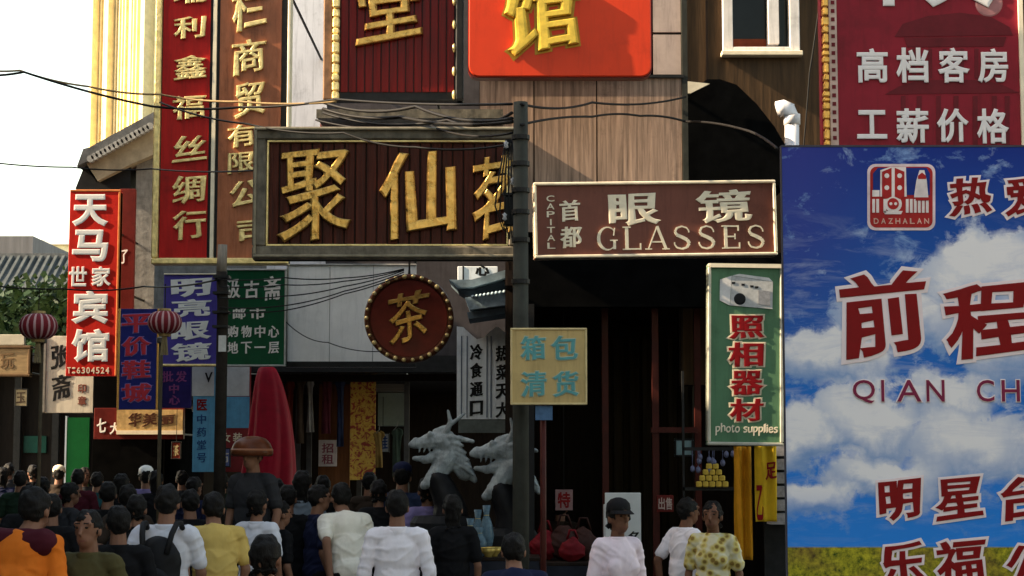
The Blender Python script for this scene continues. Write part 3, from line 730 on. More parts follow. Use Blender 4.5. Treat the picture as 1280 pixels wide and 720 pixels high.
    L.new(sk, bs.inputs['Base Color'])
    bp = N.new('ShaderNodeBump'); bp.inputs['Strength'].default_value = .25; bp.inputs['Distance'].default_value = .03
    L.new(noise_(3, 3, .5, .4, (1.6, 1, .5)), bp.inputs['Height']); L.new(bp.outputs[0], bs.inputs['Normal'])
    return m
B().box(s.x0, s.x1, 0, .03, 0, s.h).obj('printed_panel', sky_print(), s.root)
B().box(s.x0-.007, s.x0-.001, -.004, .035, 0, s.h+.01).obj('edge_trim', mat('dark_edge_trim', (.05, .05, .07), .4), s.root)
B().box(s.x0, s.x1, -.003, .035, s.h+.001, s.h+.012).obj('top_trim', mat('dark_edge_trim', (.05, .05, .07)), s.root)
wo = mat('pinkish_white_outline', (.78, .68, .70), .5, 0, .05)
s.text([('前', 1050, 338, 1157, 450), ('程', 1180, 352, 1290, 450), ('似', 1310, 345, 1418, 450), ('锦', 1438, 345, 1548, 450)], M_LRED, .022, .004, .14, 'large_lettering', -.002, .044, wo)
s.text([('热', 1186, 222, 1239, 271), ('爱', 1256, 220, 1310, 271), ('北', 1326, 220, 1378, 271), ('京', 1396, 220, 1448, 271)], M_LRED, .022, .004, .12, 'slogan_lettering', -.002, .060, wo)
s.text([('明', 1098, 597, 1151, 651), ('星', 1169, 595, 1228, 652), ('台', 1251, 596, 1308, 652), ('乐', 1100, 676, 1156, 736), ('福', 1171, 674, 1232, 736), ('公', 1258, 678, 1312, 736)], M_LRED, .024, .004, .14, 'lower_lettering', -.002, .058, wo)
xs = [1066, 1101.5, 1121, 1158, 0, 1221, 1252]; ws = [27, 3.2, 30, 22, 0, 21, 22]
s.text([(c, xs[i], 475, xs[i]+ws[i], 502 if c != 'Q' else 504) for i, c in enumerate('QIAN CH') if c != ' '], mat('maroon_letter', (.20, .02, .06), .5), .004, .003, 0, 'latin_lettering', -.002, .03, wo)
# square emblem
def rr(x0, y0, x1, y1, r):
    o = []
    for cx, cy, a0 in ((x1-r, y1-r, 0), (x0+r, y1-r, 90), (x0+r, y0+r, 180), (x1-r, y0+r, 270)):
        for k in range(6): a = radians(a0+k*18); o.append(s.L(cx+r*cos(a), cy+r*sin(a)))
    return o
em = B().prism(rr(1084, 205, 1169, 288, 10), -.003, -.001).obj('emblem', mat('emblem_pink_white', (.72, .58, .60), .5), s.root)
B().prism(rr(1087.5, 208.5, 1165.5, 284.5, 8), -.005, -.0031).obj('emblem_field', mat('emblem_red', (.36, .02, .02), .5), em)
B().prism([s.L(*p) for p in ((1091, 217), (1097, 210), (1158, 210), (1162, 217), (1162, 244), (1091, 244))], -.007, -.0051).obj('emblem_sky', mat('emblem_blue', (.01, .03, .2), .5), em)
wh = mat('emblem_white', (.76, .68, .66), .5)
b = B()
for p in ([(1100, 213), (1112, 209), (1132, 209), (1133, 246), (1100, 246)], [(1145, 226), (1149, 213), (1155, 213), (1158, 226), (1160, 247), (1142, 247)],
          [(1090, 238), (1099, 238), (1099, 246), (1090, 246)]): b.prism([s.L(*q_) for q_ in p], -.009, -.0071)
for x in (1090, 1095, 1104, 1132, 1137, 1142, 1147, 1152, 1157): b.prism([s.L(*q_) for q_ in ((x, 249), (x+3.4, 249), (x+3.4, 266), (x, 266))], -.0085, -.0051)
x_, z_ = s.L(1116, 255); b.lathe([(0, .0092), (.05, .0092), (.05, .0051)], 20, (x_, 0, z_), 'y')
b.prism([s.L(*q_) for q_ in ((1104, 264), (1128, 264), (1126, 268), (1106, 268))], -.0085, -.0051)
b.obj('emblem_shapes', wh, em)
b = B()
for p in ([(1102, 215), (1114, 210), (1114, 246), (1108, 249), (1102, 246)], [(1118, 210), (1130, 215), (1130, 246), (1124, 249), (1118, 246)], [(1147, 224), (1157, 224), (1157, 220), (1152, 216), (1147, 220)], [(1144, 247), (1162, 247), (1162, 251), (1144, 251)]): b.prism([s.L(*q_) for q_ in p], -.011, -.0095)
b.lathe([(0, .0112), (.033, .0112), (.033, .0095)], 16, (x_, 0, z_), 'y')
b.obj('emblem_gate', mat('emblem_red', ()), em)
b = B()
for cx, cy in ((1108, 220), (1124, 220), (1108, 235), (1124, 235)):
    u, v = s.L(cx, cy); b.lathe([(0, .0125), (.014, .0125), (.014, .0112)], 10, (u, 0, v), 'y')
for cx in (1113, 1119):
    u, v = s.L(cx, 255); b.lathe([(0, .0125), (.009, .0125), (.009, .0113)], 8, (u, 0, v), 'y')
b.obj('emblem_dots', wh, em)
t = Text()
for i, c in enumerate('DAZHALAN'): t.add(c, *s.box(1092+i*9, 273, 1092+i*9+6, 280), bold=.02, depth=.002)
t.obj('emblem_lettering', mat('emblem_pale_red', (.62, .36, .30), .5), em, -.0055)
for u in (-1.4, 0, 1.6): B().box(u-.04, u+.04, .032, .12, -s.b.z, s.h-.02).obj('support_post', M_IRON, s.root)
B().box(s.x0, s.x1, .005, .03, -s.b.z, -.001).obj('base_panel', M_IRON, s.root)

# round tea sign
sx = P(511, 398, 17); s_r = 55/F*17.3
t = thing('round_sign', 'round dark red sign with a gold character and gilt studded rim', 'sign', sx)
B().lathe([(0, .02), (s_r*.86, .02), (s_r*.88, 0), (s_r*.88, -.1), (0, -.1)], 48, (0, 0, 0), 'y').obj('disc', mat('red_lacquer_disc', (.14, .018, .010), .35, 0, .4, 4, bump=.1), t)
B().lathe([(s_r*.87, -.1), (s_r*.87, .03), (s_r*.91, .055), (s_r*.97, .045), (s_r, .01), (s_r, -.1)], 48, (0, 0, 0), 'y').obj('rim', mat('dark_rim', (.10, .035, .015), .4, .2, .4, 10), t, True)
b = B()
for k in range(30): a = 2*pi*k/30; b.ball((s_r*.94*cos(a), -.05, s_r*.94*sin(a)), random.uniform(.016, .026), 8, 6)
b.obj('gilt_studs', M_GILTL, t, True)
tx = Text(); u = F/17; tx.add('茶', -26/u, -34/u, 27/u, 36/u, bold=.008, depth=.03, slant=.22); tx.obj('raised_character', M_GILT, t, -.021)
B().tube([(0, .05, s_r*.9), (0, .05, s_r*.9+.25), (0, 1.2, s_r*.9+.3)], .02, 6).obj('bracket', M_IRON, t)

# dark green market sign, white sign back
s = Sign('market_sign', 'dark green sign with small white characters beside the dark wooden pole', 280, 336, 357, 458, 20)
s.board(M_DGREEN, .08); s.frame(mat('pale_grey_trim', (.42, .42, .40), .5, .2), .02, -.012, .085, 'trim')
s.text([('汲', 282, 348, 301, 374), ('古', 305, 350, 324, 374), ('斋', 329, 345, 352, 376), ('邮', 291, 385, 308, 399), ('市', 312, 385, 332, 399)] +
       [(c, 284+i*17, 407, 298+i*17, 422) for i, c in enumerate('购物中心')] + [(c, 284+i*17, 427 if c != '一' else 433, 298+i*17, 442 if c != '一' else 435) for i, c in enumerate('地下一层')], M_WHITE, .016, .004, .06)
s.brackets(M_IRON, 2, 3.8)
s = Sign('blank_sign', 'blank white sign panel between the dark green sign and the round red sign', 357, 330, 520, 459, 21)
for i in range(3):
    q0 = s.x0 + s.w*i/3
    B().box(q0+.004, q0+s.w/3-.004, 0, .05, 0, s.h).obj('panel', mat('dingy_white_panel', (.82, .80, .77), .55, 0, .14, 1.6, grime=0.25), s.root)
s.strip(357, 452, 520, 459, M_IRON, 'bottom_rail', -.03)
s.frame(M_STEEL, .02, -.02, .06, 'trim', sides='lt')
s.brackets(M_IRON, 2, 2.9)
# violet opticians sign
s = Sign('vertical_sign', 'violet sign with four heavy white characters and a gilt bottom edge', 203, 342, 271, 458, 21)
s.board(M_PURP, .08)
s.text([(c, 213, 347+i*27, 265, 371.5+i*27) for i, c in enumerate('明亮眼镜')], M_WHITE, .040, .006, .14)
s.frame(M_GILTL, .028, -.03, .09, 'gilt_trim', sides='b'); s.frame(M_CREAM, .015, -.02, .09, 'top_trim', sides='t')
s.brackets(M_IRON, 2, 2.8)
# red hotel sign
s = Sign('vertical_sign', 'tall bright red hotel sign with white characters under the tiled eave', 82, 237, 146, 470, 25)
s.board(M_REDB, .14)
s.frame(mat('orange_edge', (.50, .16, .05), .5), .03, -.01, .15, 'edge', sides='rt')
s.text([('天', 90, 243, 136, 283), ('马', 90, 287, 136, 327), ('宾', 89, 363, 136, 405), ('馆', 89, 411, 137, 453)], M_WHITE, .042, .01, 0)
s.text([('世', 86, 333, 109, 358), ('家', 114, 333, 139, 358)], M_WHITE, .03, .008, 0, 'middle_lettering')
s.text([(c, 84+i*6, 459, 88.6+i*6, 467) for i, c in enumerate('T:6304524')], M_CREAM, .015, .003, 0, 'small_lettering')
s.brackets(M_IRON, 2, 2.2)
s = Sign('side_board', 'dull dark red board with a white mark, right behind the bright red hotel sign', 147, 236, 166, 402, 26)
s.board(mat('dull_red_board', (.11, .012, .009), .5, 0, .3, 4), .08)
s.text([('了', 150, 312, 160, 330)], M_WHITE, .03, .004, .1); s.brackets(M_IRON, 1, 1.2)
# navy shoe sign and its neighbour
s = Sign('vertical_sign', 'navy sign with a column of pinkish red characters and a thin gilt left edge', 146, 386, 197, 512, 23)
s.board(M_NAVY, .08)
s.text([(c, 152, 392+i*29, 189, 416+i*29) for i, c in enumerate('平价鞋城')], M_PRED, .026, .006, .08, 'lettering', -.002, .03, mat('pale_violet_outline', (.26, .18, .42), .5))
s.frame(mat('orange_gilt_edge', (.58, .30, .07), .4, .4), .025, -.02, .09, 'gilt_edge', sides='lr'); s.brackets(M_IRON, 2, 4)
s = Sign('vertical_sign', 'small dark navy sign with faint reddish characters next to the larger navy sign', 198, 457, 238, 510, 23.4)
s.board(mat('dark_navy', (.02, .012, .09), .5), .08)
s.text([('批', 202, 464, 217, 478), ('发', 219, 464, 234, 478), ('中', 211, 480, 224, 492), ('心', 211, 494, 225, 506)], mat('dim_violet_red', (.22, .05, .16), .5), .02, .004, .06); s.brackets(M_IRON, 1, 3)
# red and tan shop fascia
s = Sign('fascia_sign', 'low red sign board with white characters under a tan strip of dark scribbled writing', 117, 510, 229, 549, 27)
s.board(mat('dull_red_board', (.2, .02, .015)), .12)
q = s.box(146, 512, 229, 538); B().box(q[0], q[2], -.03, -.001, q[1], q[3]).obj('tan_strip', mat('tan_print', (.46, .31, .13), .55, 0, .4, 12), s.root)
s.text([('七', 121, 523, 133, 541), ('大', 137, 528, 150, 543)], M_WHITE, .03, .005, .1)
s.text([('华', 160, 516, 178, 534), ('美', 178, 516, 198, 534), ('丽', 197, 518, 220, 532)], mat('brown_ink', (.06, .02, .01), .6), .03, .004, .2, 'scribbled_lettering', -.032)
s.strip(146, 538, 229, 543, M_CREAM, 'pale_edge', -.04); s.brackets(M_IRON, 1, 3)
# white calligraphy board, tan signs far left
s = Sign('vertical_sign', 'cream vertical board with black brush characters partly behind the red hotel sign', 52, 420, 116, 516, 28)
s.board(mat('cream_board', (.62, .57, .47), .55, 0, .12, 5, grime=0.5), .1)
s.frame(mat('grey_edge', (.2, .19, .17), .5), .06, -.02, .11, 'edge', sides='l')
s.text([('张', 63, 430, 90, 462), ('斋', 64, 468, 90, 502)], M_BLK, .026, .005, .2)
s.text([('印', 97, 480, 108, 491), ('章', 97, 495, 108, 507)], mat('seal_brown', (.20, .07, .05), .5), .03, .004, 0, 'seal_lettering'); s.brackets(M_IRON, 2, 4)
s = Sign('fascia_sign', 'tan wooden shop board with a dark edge at the far left of the photo', -30, 432, 38, 471, 29)
s.board(mat('tan_wood', (.30, .21, .11), .6, 0, .3, 5, (1, 1, 6)), .1); s.frame(mat('brown_edge', (.10, .06, .03), .6), .05, -.02, .11, 'edge')
s.text([('古', -24, 441, -4, 462), ('玩', 0, 441, 18, 462)], mat('faded_brown_ink', (.16, .10, .05), .6), .02, .004, .1); s.brackets(M_IRON, 2, 4)
s = Sign('fascia_sign', 'pale slanting board leaning above the tan wooden shop board at far left', -30, 418, 30, 431, 29.4)
s.board(mat('pale_board', (.5, .46, .36), .6, 0, .2, 4), .1); s.brackets(M_IRON, 1, 4)
s = Sign('fascia_sign', 'olive yellow strip sign between the cream board and the navy sign', 122, 472, 146, 512, 29)
s.board(mat('olive_board', (.19, .17, .03), .6, 0, .3, 5), .08); s.brackets(M_IRON, 1, 4)
# light blue cloth banners
mlb = mat('light_blue_cloth', (.12, .34, .52), .75, 0, .2, 5, grime=0.4)
s = Sign('cloth_banner', 'light blue hanging banner with a red top character, left of the dark wooden pole', 240, 457, 268, 590, 22)
s.board(mlb, .02, 'cloth'); s.strip(240, 457, 268, 495, mat('grey_white_cloth', (.52, .52, .50), .7, 0, .15, 6), 'white_top')
s.text([('医', 246, 499, 259, 513)], M_LRED, .03, .003, 0); s.text([(c, 246, 518+i*16, 258, 530+i*16) for i, c in enumerate('中药堂号')], mat('blue_ink', (.02, .07, .2), .6), .01, .003, .05, 'blue_lettering')
s.text([('V', 256, 465, 266, 478)], M_BLK, .03, .003, .1, 'black_lettering', -.008); B().box(s.x0, s.x1, -.01, .03, s.h, s.h+.03).obj('rail', M_IRON, s.root)
s = Sign('cloth_banner', 'blue and red banner with white top, right of the dark wooden pole', 275, 457, 312, 590, 22.3)
s.board(mat('dull_red_cloth', (.22, .03, .03), .75, 0, .3, 5), .02, 'cloth'); s.strip(275, 457, 312, 495, mat('grey_white_cloth', ()), 'white_top'); s.strip(275, 496, 312, 535, mlb, 'blue_band')
s.text([('阳', 278, 499, 292, 515), ('光', 294, 499, 308, 515)], M_PRED, .03, .003, 0); s.text([('女', 278, 541, 288, 553), ('装', 291, 541, 303, 553)], M_CREAM, .02, .003, 0, 'pale_lettering')
B().box(s.x0, s.x1, -.01, .03, s.h, s.h+.03).obj('rail', M_IRON, s.root)
s = Sign('notice', 'small white notice with reddish writing on the brown shop door', 398, 550, 421, 583, 24.85)
s.board(mat('notice_white', (.70, .62, .62), .6), .01)
s.text([('招', 402, 554, 417, 566), ('租', 402, 568, 417, 580)], mat('notice_ink', (.30, .08, .12), .6), .02, .003, 0)
s = Sign('cloth_banner', 'gold banner densely printed in red, hanging in the dark shop doorway', 437, 458, 469, 600, 24.3)
gm = bpy.data.materials.new('gold_red_print'); gm.use_nodes = True
n_ = gm.node_tree; bs = n_.nodes['Principled BSDF']; vo = n_.nodes.new('ShaderNodeTexNoise'); vo.inputs['Scale'].default_value = 11; vo.inputs['Detail'].default_value = 2; vo.inputs['Distortion'].default_value = 1.5
tc = n_.nodes.new('ShaderNodeTexCoord'); n_.links.new(tc.outputs['Object'], vo.inputs['Vector'])
cr = n_.nodes.new('ShaderNodeValToRGB'); e = cr.color_ramp.elements; e[0].position = .40; e[0].color = (.32, .03, .01, 1); e[1].position = .47; e[1].color = (.62, .32, .03, 1); k = e.new(.62); k.color = (.70, .44, .06, 1); k = e.new(.66); k.color = (.45, .06, .02, 1)
n_.links.new(vo.outputs[0], cr.inputs[0]); n_.links.new(cr.outputs[0], bs.inputs['Base Color']); bs.inputs['Roughness'].default_value = .6
s.board(gm, .02, 'cloth'); B().box(s.x0, s.x1, -.01, .03, s.h, s.h+.04).obj('rail', M_IRON, s.root)
# white banners with black writing and the tiled shop canopy above them
mwb = mat('bluish_white_cloth', (.82, .86, .90), .75, 0, .12, 6, grime=0.35)
s = Sign('shop_banner', 'white arched banner with two columns of black writing and a grey plaque below', 571, 406, 638, 542, 18.6)
def arch(px0, px1, ys, y1):
    n = len(ys)-1; return [s.L(px0, y1), s.L(px1, y1)] + [s.L(px1-(px1-px0)*i/n, ys[n-i]) for i in range(n+1)]
B().prism(arch(571, 638, [408, 409, 417, 424, 422, 414, 408, 414, 424], 524), 0, .03).obj('cloth', mwb, s.root)
for px in (576, 583, 608, 613): s.strip(px, 420, px+1.6, 522, mat('blue_grey_stripe', (.12, .15, .22), .6), 'stripe')
s.text([(c, 587, 430+i*23.5, 604, 450+i*23.5) for i, c in enumerate('冷食通口')] + [(c, 619, 432+i*23.5, 637, 452+i*23.5) for i, c in enumerate('热菜天大')], M_BLK, .05, .004, .08)
s.strip(573, 525, 638, 541, mat('grey_plaque', (.14, .16, .15), .6, 0, .3, 10), 'plaque', -.01, .02)
s.brackets(M_IRON, 1, 1)
s = Sign('cloth_banner', 'short white banner showing above the small tiled canopy', 572, 333, 622, 362, 18.9)
s.board(mwb, .03, 'cloth'); s.strip(578, 333, 580, 362, M_BLK, 'stripe'); s.text([('心', 594, 330, 612, 345)], M_BLK, .05, .003, 0)
t = thing('tiled_canopy', 'small blue grey tiled canopy with an upturned end above the white arched banner', 'canopy', P(604, 400, 18.2))
def rel2(pts): return [((P(a, q, 18.2)-t.location).x, (P(a, q, 18.2)-t.location).z) for a, q in pts]
mct = mat('blue_grey_tile', (.20, .27, .32), .6, 0, .4, 6, bump=.3)
B().prism(rel2([(562, 352), (590, 352), (642, 337), (642, 347), (592, 361), (572, 362)]), -.2, .6).obj('ridge', mct, t)
B().prism(rel2([(572, 363), (592, 362), (642, 348), (642, 366), (590, 373)]), -.02, .6).obj('roof_slope', mat('dark_blue_tile', (.04, .055, .075), .6, 0, .4, 6), t)
B().prism(rel2([(582, 375), (642, 366), (642, 383), (588, 390)]), -.28, .5).obj('eave_band', mat('pale_blue_tile', (.32, .42, .48), .6, 0, .35, 14, bump=.4), t)
B().prism(rel2([(584, 392), (642, 384), (642, 392), (586, 400)]), -.15, .5).obj('lower_board', mat('slate_board', (.12, .17, .21), .6), t)
b = B()
for i in range(11):
    x_, z_ = rel2([(592+i*4.8, 374-i*.75)])[0]; b.ball((x_, -.30, z_), (.018, .03, .018), 8, 6)
b.obj('tile_ends', mat('pale_blue_tile', ()), t)
# hanging items beneath: strip board under the dark red sign
s = Sign('strip_board', 'narrow red strip board with two small white marks under the dark red sign', 400, 149, 492, 166, 15.8)
s.board(mat('dull_red_board', ()), .08); s.text([('丶', 444, 153, 449, 157), ('丶', 458, 153, 466, 161)], M_WHITE, .05, .004, 0); s.brackets(M_IRON, 1, .5)
t = thing('metal_canopy', 'narrow grey metal canopy with cables lying on it under the dark red sign', 'canopy', P(515, 148, 15.6))
B().box(-.83, .82, -.25, .4, -.04, .02).obj('sheet', M_STEEL, t, bevel=.006); B().box(-.83, .82, -.27, -.251, -.05, .03).obj('lip', M_FRAME, t)

# ================================================================== POLES, CABLES, LANTERNS
pl = thing('utility_pole', 'grey concrete utility pole with iron bands in front of the wide slatted board', 'pole', (X(651, 12.6), 12.6, 0))
B().tube([(0, 0, 0), (0, 0, Z(128, 12.6))], [.062, .052], 16).obj('shaft', M_CONC, pl, True)
for py in (172, 205, 238, 265, 300, 352): z = Z(py, 12.6); B().lathe([(.05, z-.016), (.066, z-.016), (.066, z+.016), (.05, z+.016)], 16).obj('iron_band', M_IRON, pl)
jb = thing('cable_box', 'small black cable box with hanging loops at the left of the utility pole', 'cable box', P(636, 262, 12.75))
B().box(-.035, .04, -.03, .05, -.12, .10).obj('box', M_BLK, jb, bevel=.01)
B().box(-.045, .05, -.04, .06, .102, .12).obj('lid', M_IRON, jb)
for i in range(6):
    x = -.05+i*.022; B().tube([(x*.4, 0, .52), (x-.02, -.04, .25), (x-.05+.012*i, -.05, .02-.05*(i % 3)), (x+.01, -.04, -.16-.03*(i % 4)), (x+.03, -.02, -.02), (.0, 0, .1)], .006, 6).obj('cable_loop', M_CABLE, jb, True)
for (x, z) in ((-.02, .47), (.03, .2), (-.03, -.06)): B().lathe([(.0, -.03), (.018, -.02), (.012, 0), (.018, .015), (0, .03)], 10, (x, -.06, z)).obj('insulator', mat('pale_insulator', (.42, .42, .44), .3), jb, True)

wp_ = thing('wooden_pole', 'dark weathered wooden pole with a pale top between the violet and dark green signs', 'pole', (X(274, 15.5), 15.5, 0))
B().tube([(0, 0, 0), (.01, 0, Z(380, 15.5)), (-.005, 0, Z(340, 15.5))], [.055, .05, .048], 12).obj('shaft', mat('black_brown_wood', (.022, .018, .015), .85, 0, .4, 8, bump=.4), wp_, True)
B().tube([(-.005, 0, Z(340, 15.5)), (0, 0, Z(306, 15.5))], [.046, .042], 12).obj('pale_top', mat('weathered_wood', (.24, .20, .16), .85, 0, .35, 10, (4, 4, .6), bump=.3), wp_, True)
b = B(); 
for z in (348, 368, 392, 410): b.box(-.07, .07, -.07, .07, Z(z, 15.5), Z(z-3, 15.5))
b.obj('iron_clamp', M_IRON, wp_)
B().box(-.01, .055, -.075, -.055, Z(440, 15.5), Z(420, 15.5)).obj('paper_label', mat('label_paper', (.5, .5, .48), .7), wp_)

def cable(label, pts, r=.009, sag=0, n=18, group='cables across the street'):
    """cable through (px, py, depth) points joined by sagging spans"""
    W = [P(*p) for p in pts]; out = []
    for a, c in zip(W, W[1:]):
        for i in range(n):
            t_ = i/n; q = a.lerp(c, t_); q.z -= sag*4*t_*(1-t_); out.append(q)
    out.append(W[-1]); o0 = out[0].copy()
    o = B().tube([q-o0 for q in out], r, 6).obj('overhead_cable', M_CABLE, None, True, loc=o0)
    return tag(o, label, 'cable', group)
MCG = mat('tan_cable', (.25, .17, .08), .6, 0, .3, 10)
cable('black cable from the left photo edge across the twin red sign to the canopy', [(-40, 93, 15), (30, 90, 15), (190, 133, 15), (300, 134, 15), (420, 124, 14.5), (640, 130, 12.6)], .011, .02)
o = cable('tan twisted cable from the left edge of the photo dropping to the twin red sign', [(-40, 84, 16), (25, 88, 16), (110, 108, 16), (200, 118, 15.5), (300, 127, 15), (420, 127, 14.5)], .010, .02); o.data.materials[0] = MCG
cable('black cable sloping over the carved frame of the wide slatted board', [(200, 128, 15), (310, 155, 14), (430, 166, 13.5), (520, 184, 13.2), (638, 180, 12.7)], .009, .03)
cable('thin low cable across the sky, house eave and twin red sign', [(-40, 199, 17), (90, 209, 17), (190, 211, 17), (318, 213, 14.3)], .008, .02)
cable('thin pale cable at lantern height across the dark wooden pole', [(-40, 352, 19), (80, 361, 19), (180, 358, 18), (274, 349, 15.4)], .009, .03)
cable('cable running right from the utility pole top across the metal cladding', [(651, 130, 12.5), (740, 128, 14), (857, 121, 15.8)], .010, .04)
cable('cable arching right from the utility pole to the billboard corner', [(651, 156, 12.5), (740, 146, 14), (800, 145, 15), (857, 152, 15.5), (930, 162, 14), (972, 186, 12)], .010, -.02)
cable('upper cable of the bundle lying over the metal canopy', [(404, 128, 15), (520, 133, 14), (640, 148, 12.6)], .014, .06)
cable('middle cable of the bundle lying over the metal canopy', [(404, 136, 15), (500, 146, 14.3), (640, 152, 12.6)], .016, .04)
cable('lower cable of the bundle lying over the metal canopy', [(404, 141, 15.2), (560, 150, 14), (640, 141, 12.6)], .012, .07)
cable('lowest slack cable of the bundle by the narrow red strip board', [(395, 150, 15.2), (540, 158, 14), (640, 166, 12.6)], .010, .05)
for k, (y0, y1) in enumerate(((343, 336), (352, 337), (366, 338), (378, 340), (384, 343))):
    cable(('topmost', 'second highest', 'middle', 'second lowest', 'lowest')[k] + ' of the cables fanning over the blank white panel to the round sign', [(274, y0+6, 15.3), (356, y0+4, 16), (430, (y0+y1)/2+8-k, 16.2), (505, y1, 16.3)], .006, .015, group='thin cables over the blank panel')
cable('single slack thin cable low across the blank white panel', [(357, 402, 20), (410, 428, 19.8), (500, 436, 18)], .006, .06)
cable('cable climbing from the house eave to the top of the twin red sign', [(-40, 120, 30), (35, 118, 30)], .01, 0) if False else None
cable('thin cable strung down the brown wall beside the white drain pipe', [(1025, 0, 17.6), (1012, 90, 17.6), (1003, 200, 17.6)], .008, .02)

def lantern(px, py, Y, wpx, label):
    c = P(px, py, Y); r = wpx/F*Y/2; t = thing('lantern', label, 'lantern', c, 0, 'striped red lanterns')
    prof = [(r*.34, -r*.66), (r*.64, -r*.60), (r*.84, -r*.44), (r*.96, -r*.22), (r, 0), (r*.96, r*.22), (r*.84, r*.44), (r*.64, r*.60), (r*.34, r*.66)]
    bm = B().lathe(prof, 48); 
    o = bm.obj('shade', mat('lantern_red', (.17, .016, .022), .6, 0, .2, 6), t, True)
    o.data.materials.append(mat('lantern_pink', (.46, .27, .27), .6, 0, .1, 6))
    for i, p in enumerate(o.data.polygons):
        a = math.atan2(p.center.y, p.center.x); p.material_index = 1 if (a/(2*pi)*16) % 1 < .32 else 0
    B().lathe([(0, r*.80), (r*.34, r*.80), (r*.36, r*.68), (r*.30, r*.66)], 20).obj('top_ring', mat('lantern_gold', (.40, .28, .12), .5, .4), t)
    B().lathe([(r*.30, -r*.66), (r*.36, -r*.68), (r*.34, -r*.82), (0, -r*.82)], 20).obj('bottom_ring', mat('lantern_gold', ()), t)
    B().tube([(0, 0, r*.8), (0, 0, P(px, py-48, Y).z-c.z)], .006, 6).obj('cord', M_CABLE, t)
    b = B()
    for k in range(10): a = k*.63; b.tube([(cos(a)*.02, sin(a)*.02, -r*.82), (cos(a)*.035, sin(a)*.035, -r*1.9)], .006, 5)
    b.obj('tassel', mat('tan_tassel', (.30, .23, .12), .8), t)
lantern(48, 408, 18.9, 48, 'red and pink striped lantern in front of the dark trees at the left')
lantern(206, 403, 17.8, 43, 'red and pink striped lantern in front of the navy and violet signs')
for px, Y, lab in ((49, 19.3, 'thin tan post below the lantern by the dark trees'), (199, 18.6, 'thin tan post below the lantern by the violet sign')):
    t = thing('lamp_post', lab, 'post', (X(px, Y), Y, 0)); B().tube([(0, 0, 0), (0, 0, Z(426, Y))], .020, 10).obj('shaft', mat('tan_post', (.075, .058, .034), .7, 0, .3, 8), t, True); B().lathe([(0, .05), (.05, .03), (.05, -.02), (.028, -.03)], 12, (0, 0, Z(426, Y))).obj('cap', M_FRAME, t)

# ================================================================== STREET OBJECTS
# folded red parasol
Y = 21.5; bx, zt_, zb_ = X(336, Y), Z(455, Y), Z(606, Y)
t = thing('parasol', 'big folded dark red parasol hanging like a cone below the blank white panel', 'parasol', (bx, Y, 0))
b = B(); prev = None; N = 56
for i in range(26):
    f = i/25; r = .03 + .29*f**.42; ring = []
    for k in range(N):
        a = 2*pi*k/N; fold = 1 + (.06+.13*f)*(abs(sin(a*4+.6*f)) - .5) + .03*f*sin(a*9+2*f)
        ring.append(b.bm.verts.new((r*fold*cos(a)+.06*sin(f*2.5)-.04, r*fold*sin(a), zt_+(zb_-zt_)*f - (.05*abs(sin(a*4)) if i == 25 else 0))))
    if prev:
        for k in range(N): b.bm.faces.new((prev[k], prev[(k+1) % N], ring[(k+1) % N], ring[k]))
    prev = ring
b.obj('canopy', mat('crimson_cloth', (.27, .007, .020), .65, 0, .25, 4, bump=.15), t, True)
B().tube([(0, 0, 0), (0, 0, zt_+.12)], .022, 10).obj('pole', M_IRON, t, True)
B().lathe([(0, .08), (.35, .08), (.38, 0)], 20).obj('base', M_CONC, t)

# blobs: several rounded volumes merged into one continuous surface
def capsule(bm, p0, r0, p1, r1, n=10):
    p0, p1 = Vector(p0), Vector(p1); d = p1-p0; L = d.length
    if L < 1e-6: d = Vector((0, 0, 1)); L = 1e-6
    d.normalize(); a = d.orthogonal().normalized(); c = d.cross(a); rings = []
    for k in range(1, 5): th = pi/2*(1-k/4); rings.append((p0 - d*r0*sin(th), r0*cos(th)))
    for k in range(0, 4): th = pi/2*k/4; rings.append((p1 + d*r1*sin(th), r1*cos(th)))
    prev = None; s0 = bm.verts.new(p0-d*r0); s1 = bm.verts.new(p1+d*r1)
    for i, (q, r) in enumerate(rings):
        ring = [bm.verts.new(q+(a*cos(2*pi*k/n)+c*sin(2*pi*k/n))*r) for k in range(n)]
        for k in range(n):
            if prev: bm.faces.new((prev[k], prev[(k+1) % n], ring[(k+1) % n], ring[k]))
            else: bm.faces.new((s0, ring[(k+1) % n], ring[k]))
        prev = ring
    for k in range(n): bm.faces.new((prev[k], prev[(k+1) % n], s1))
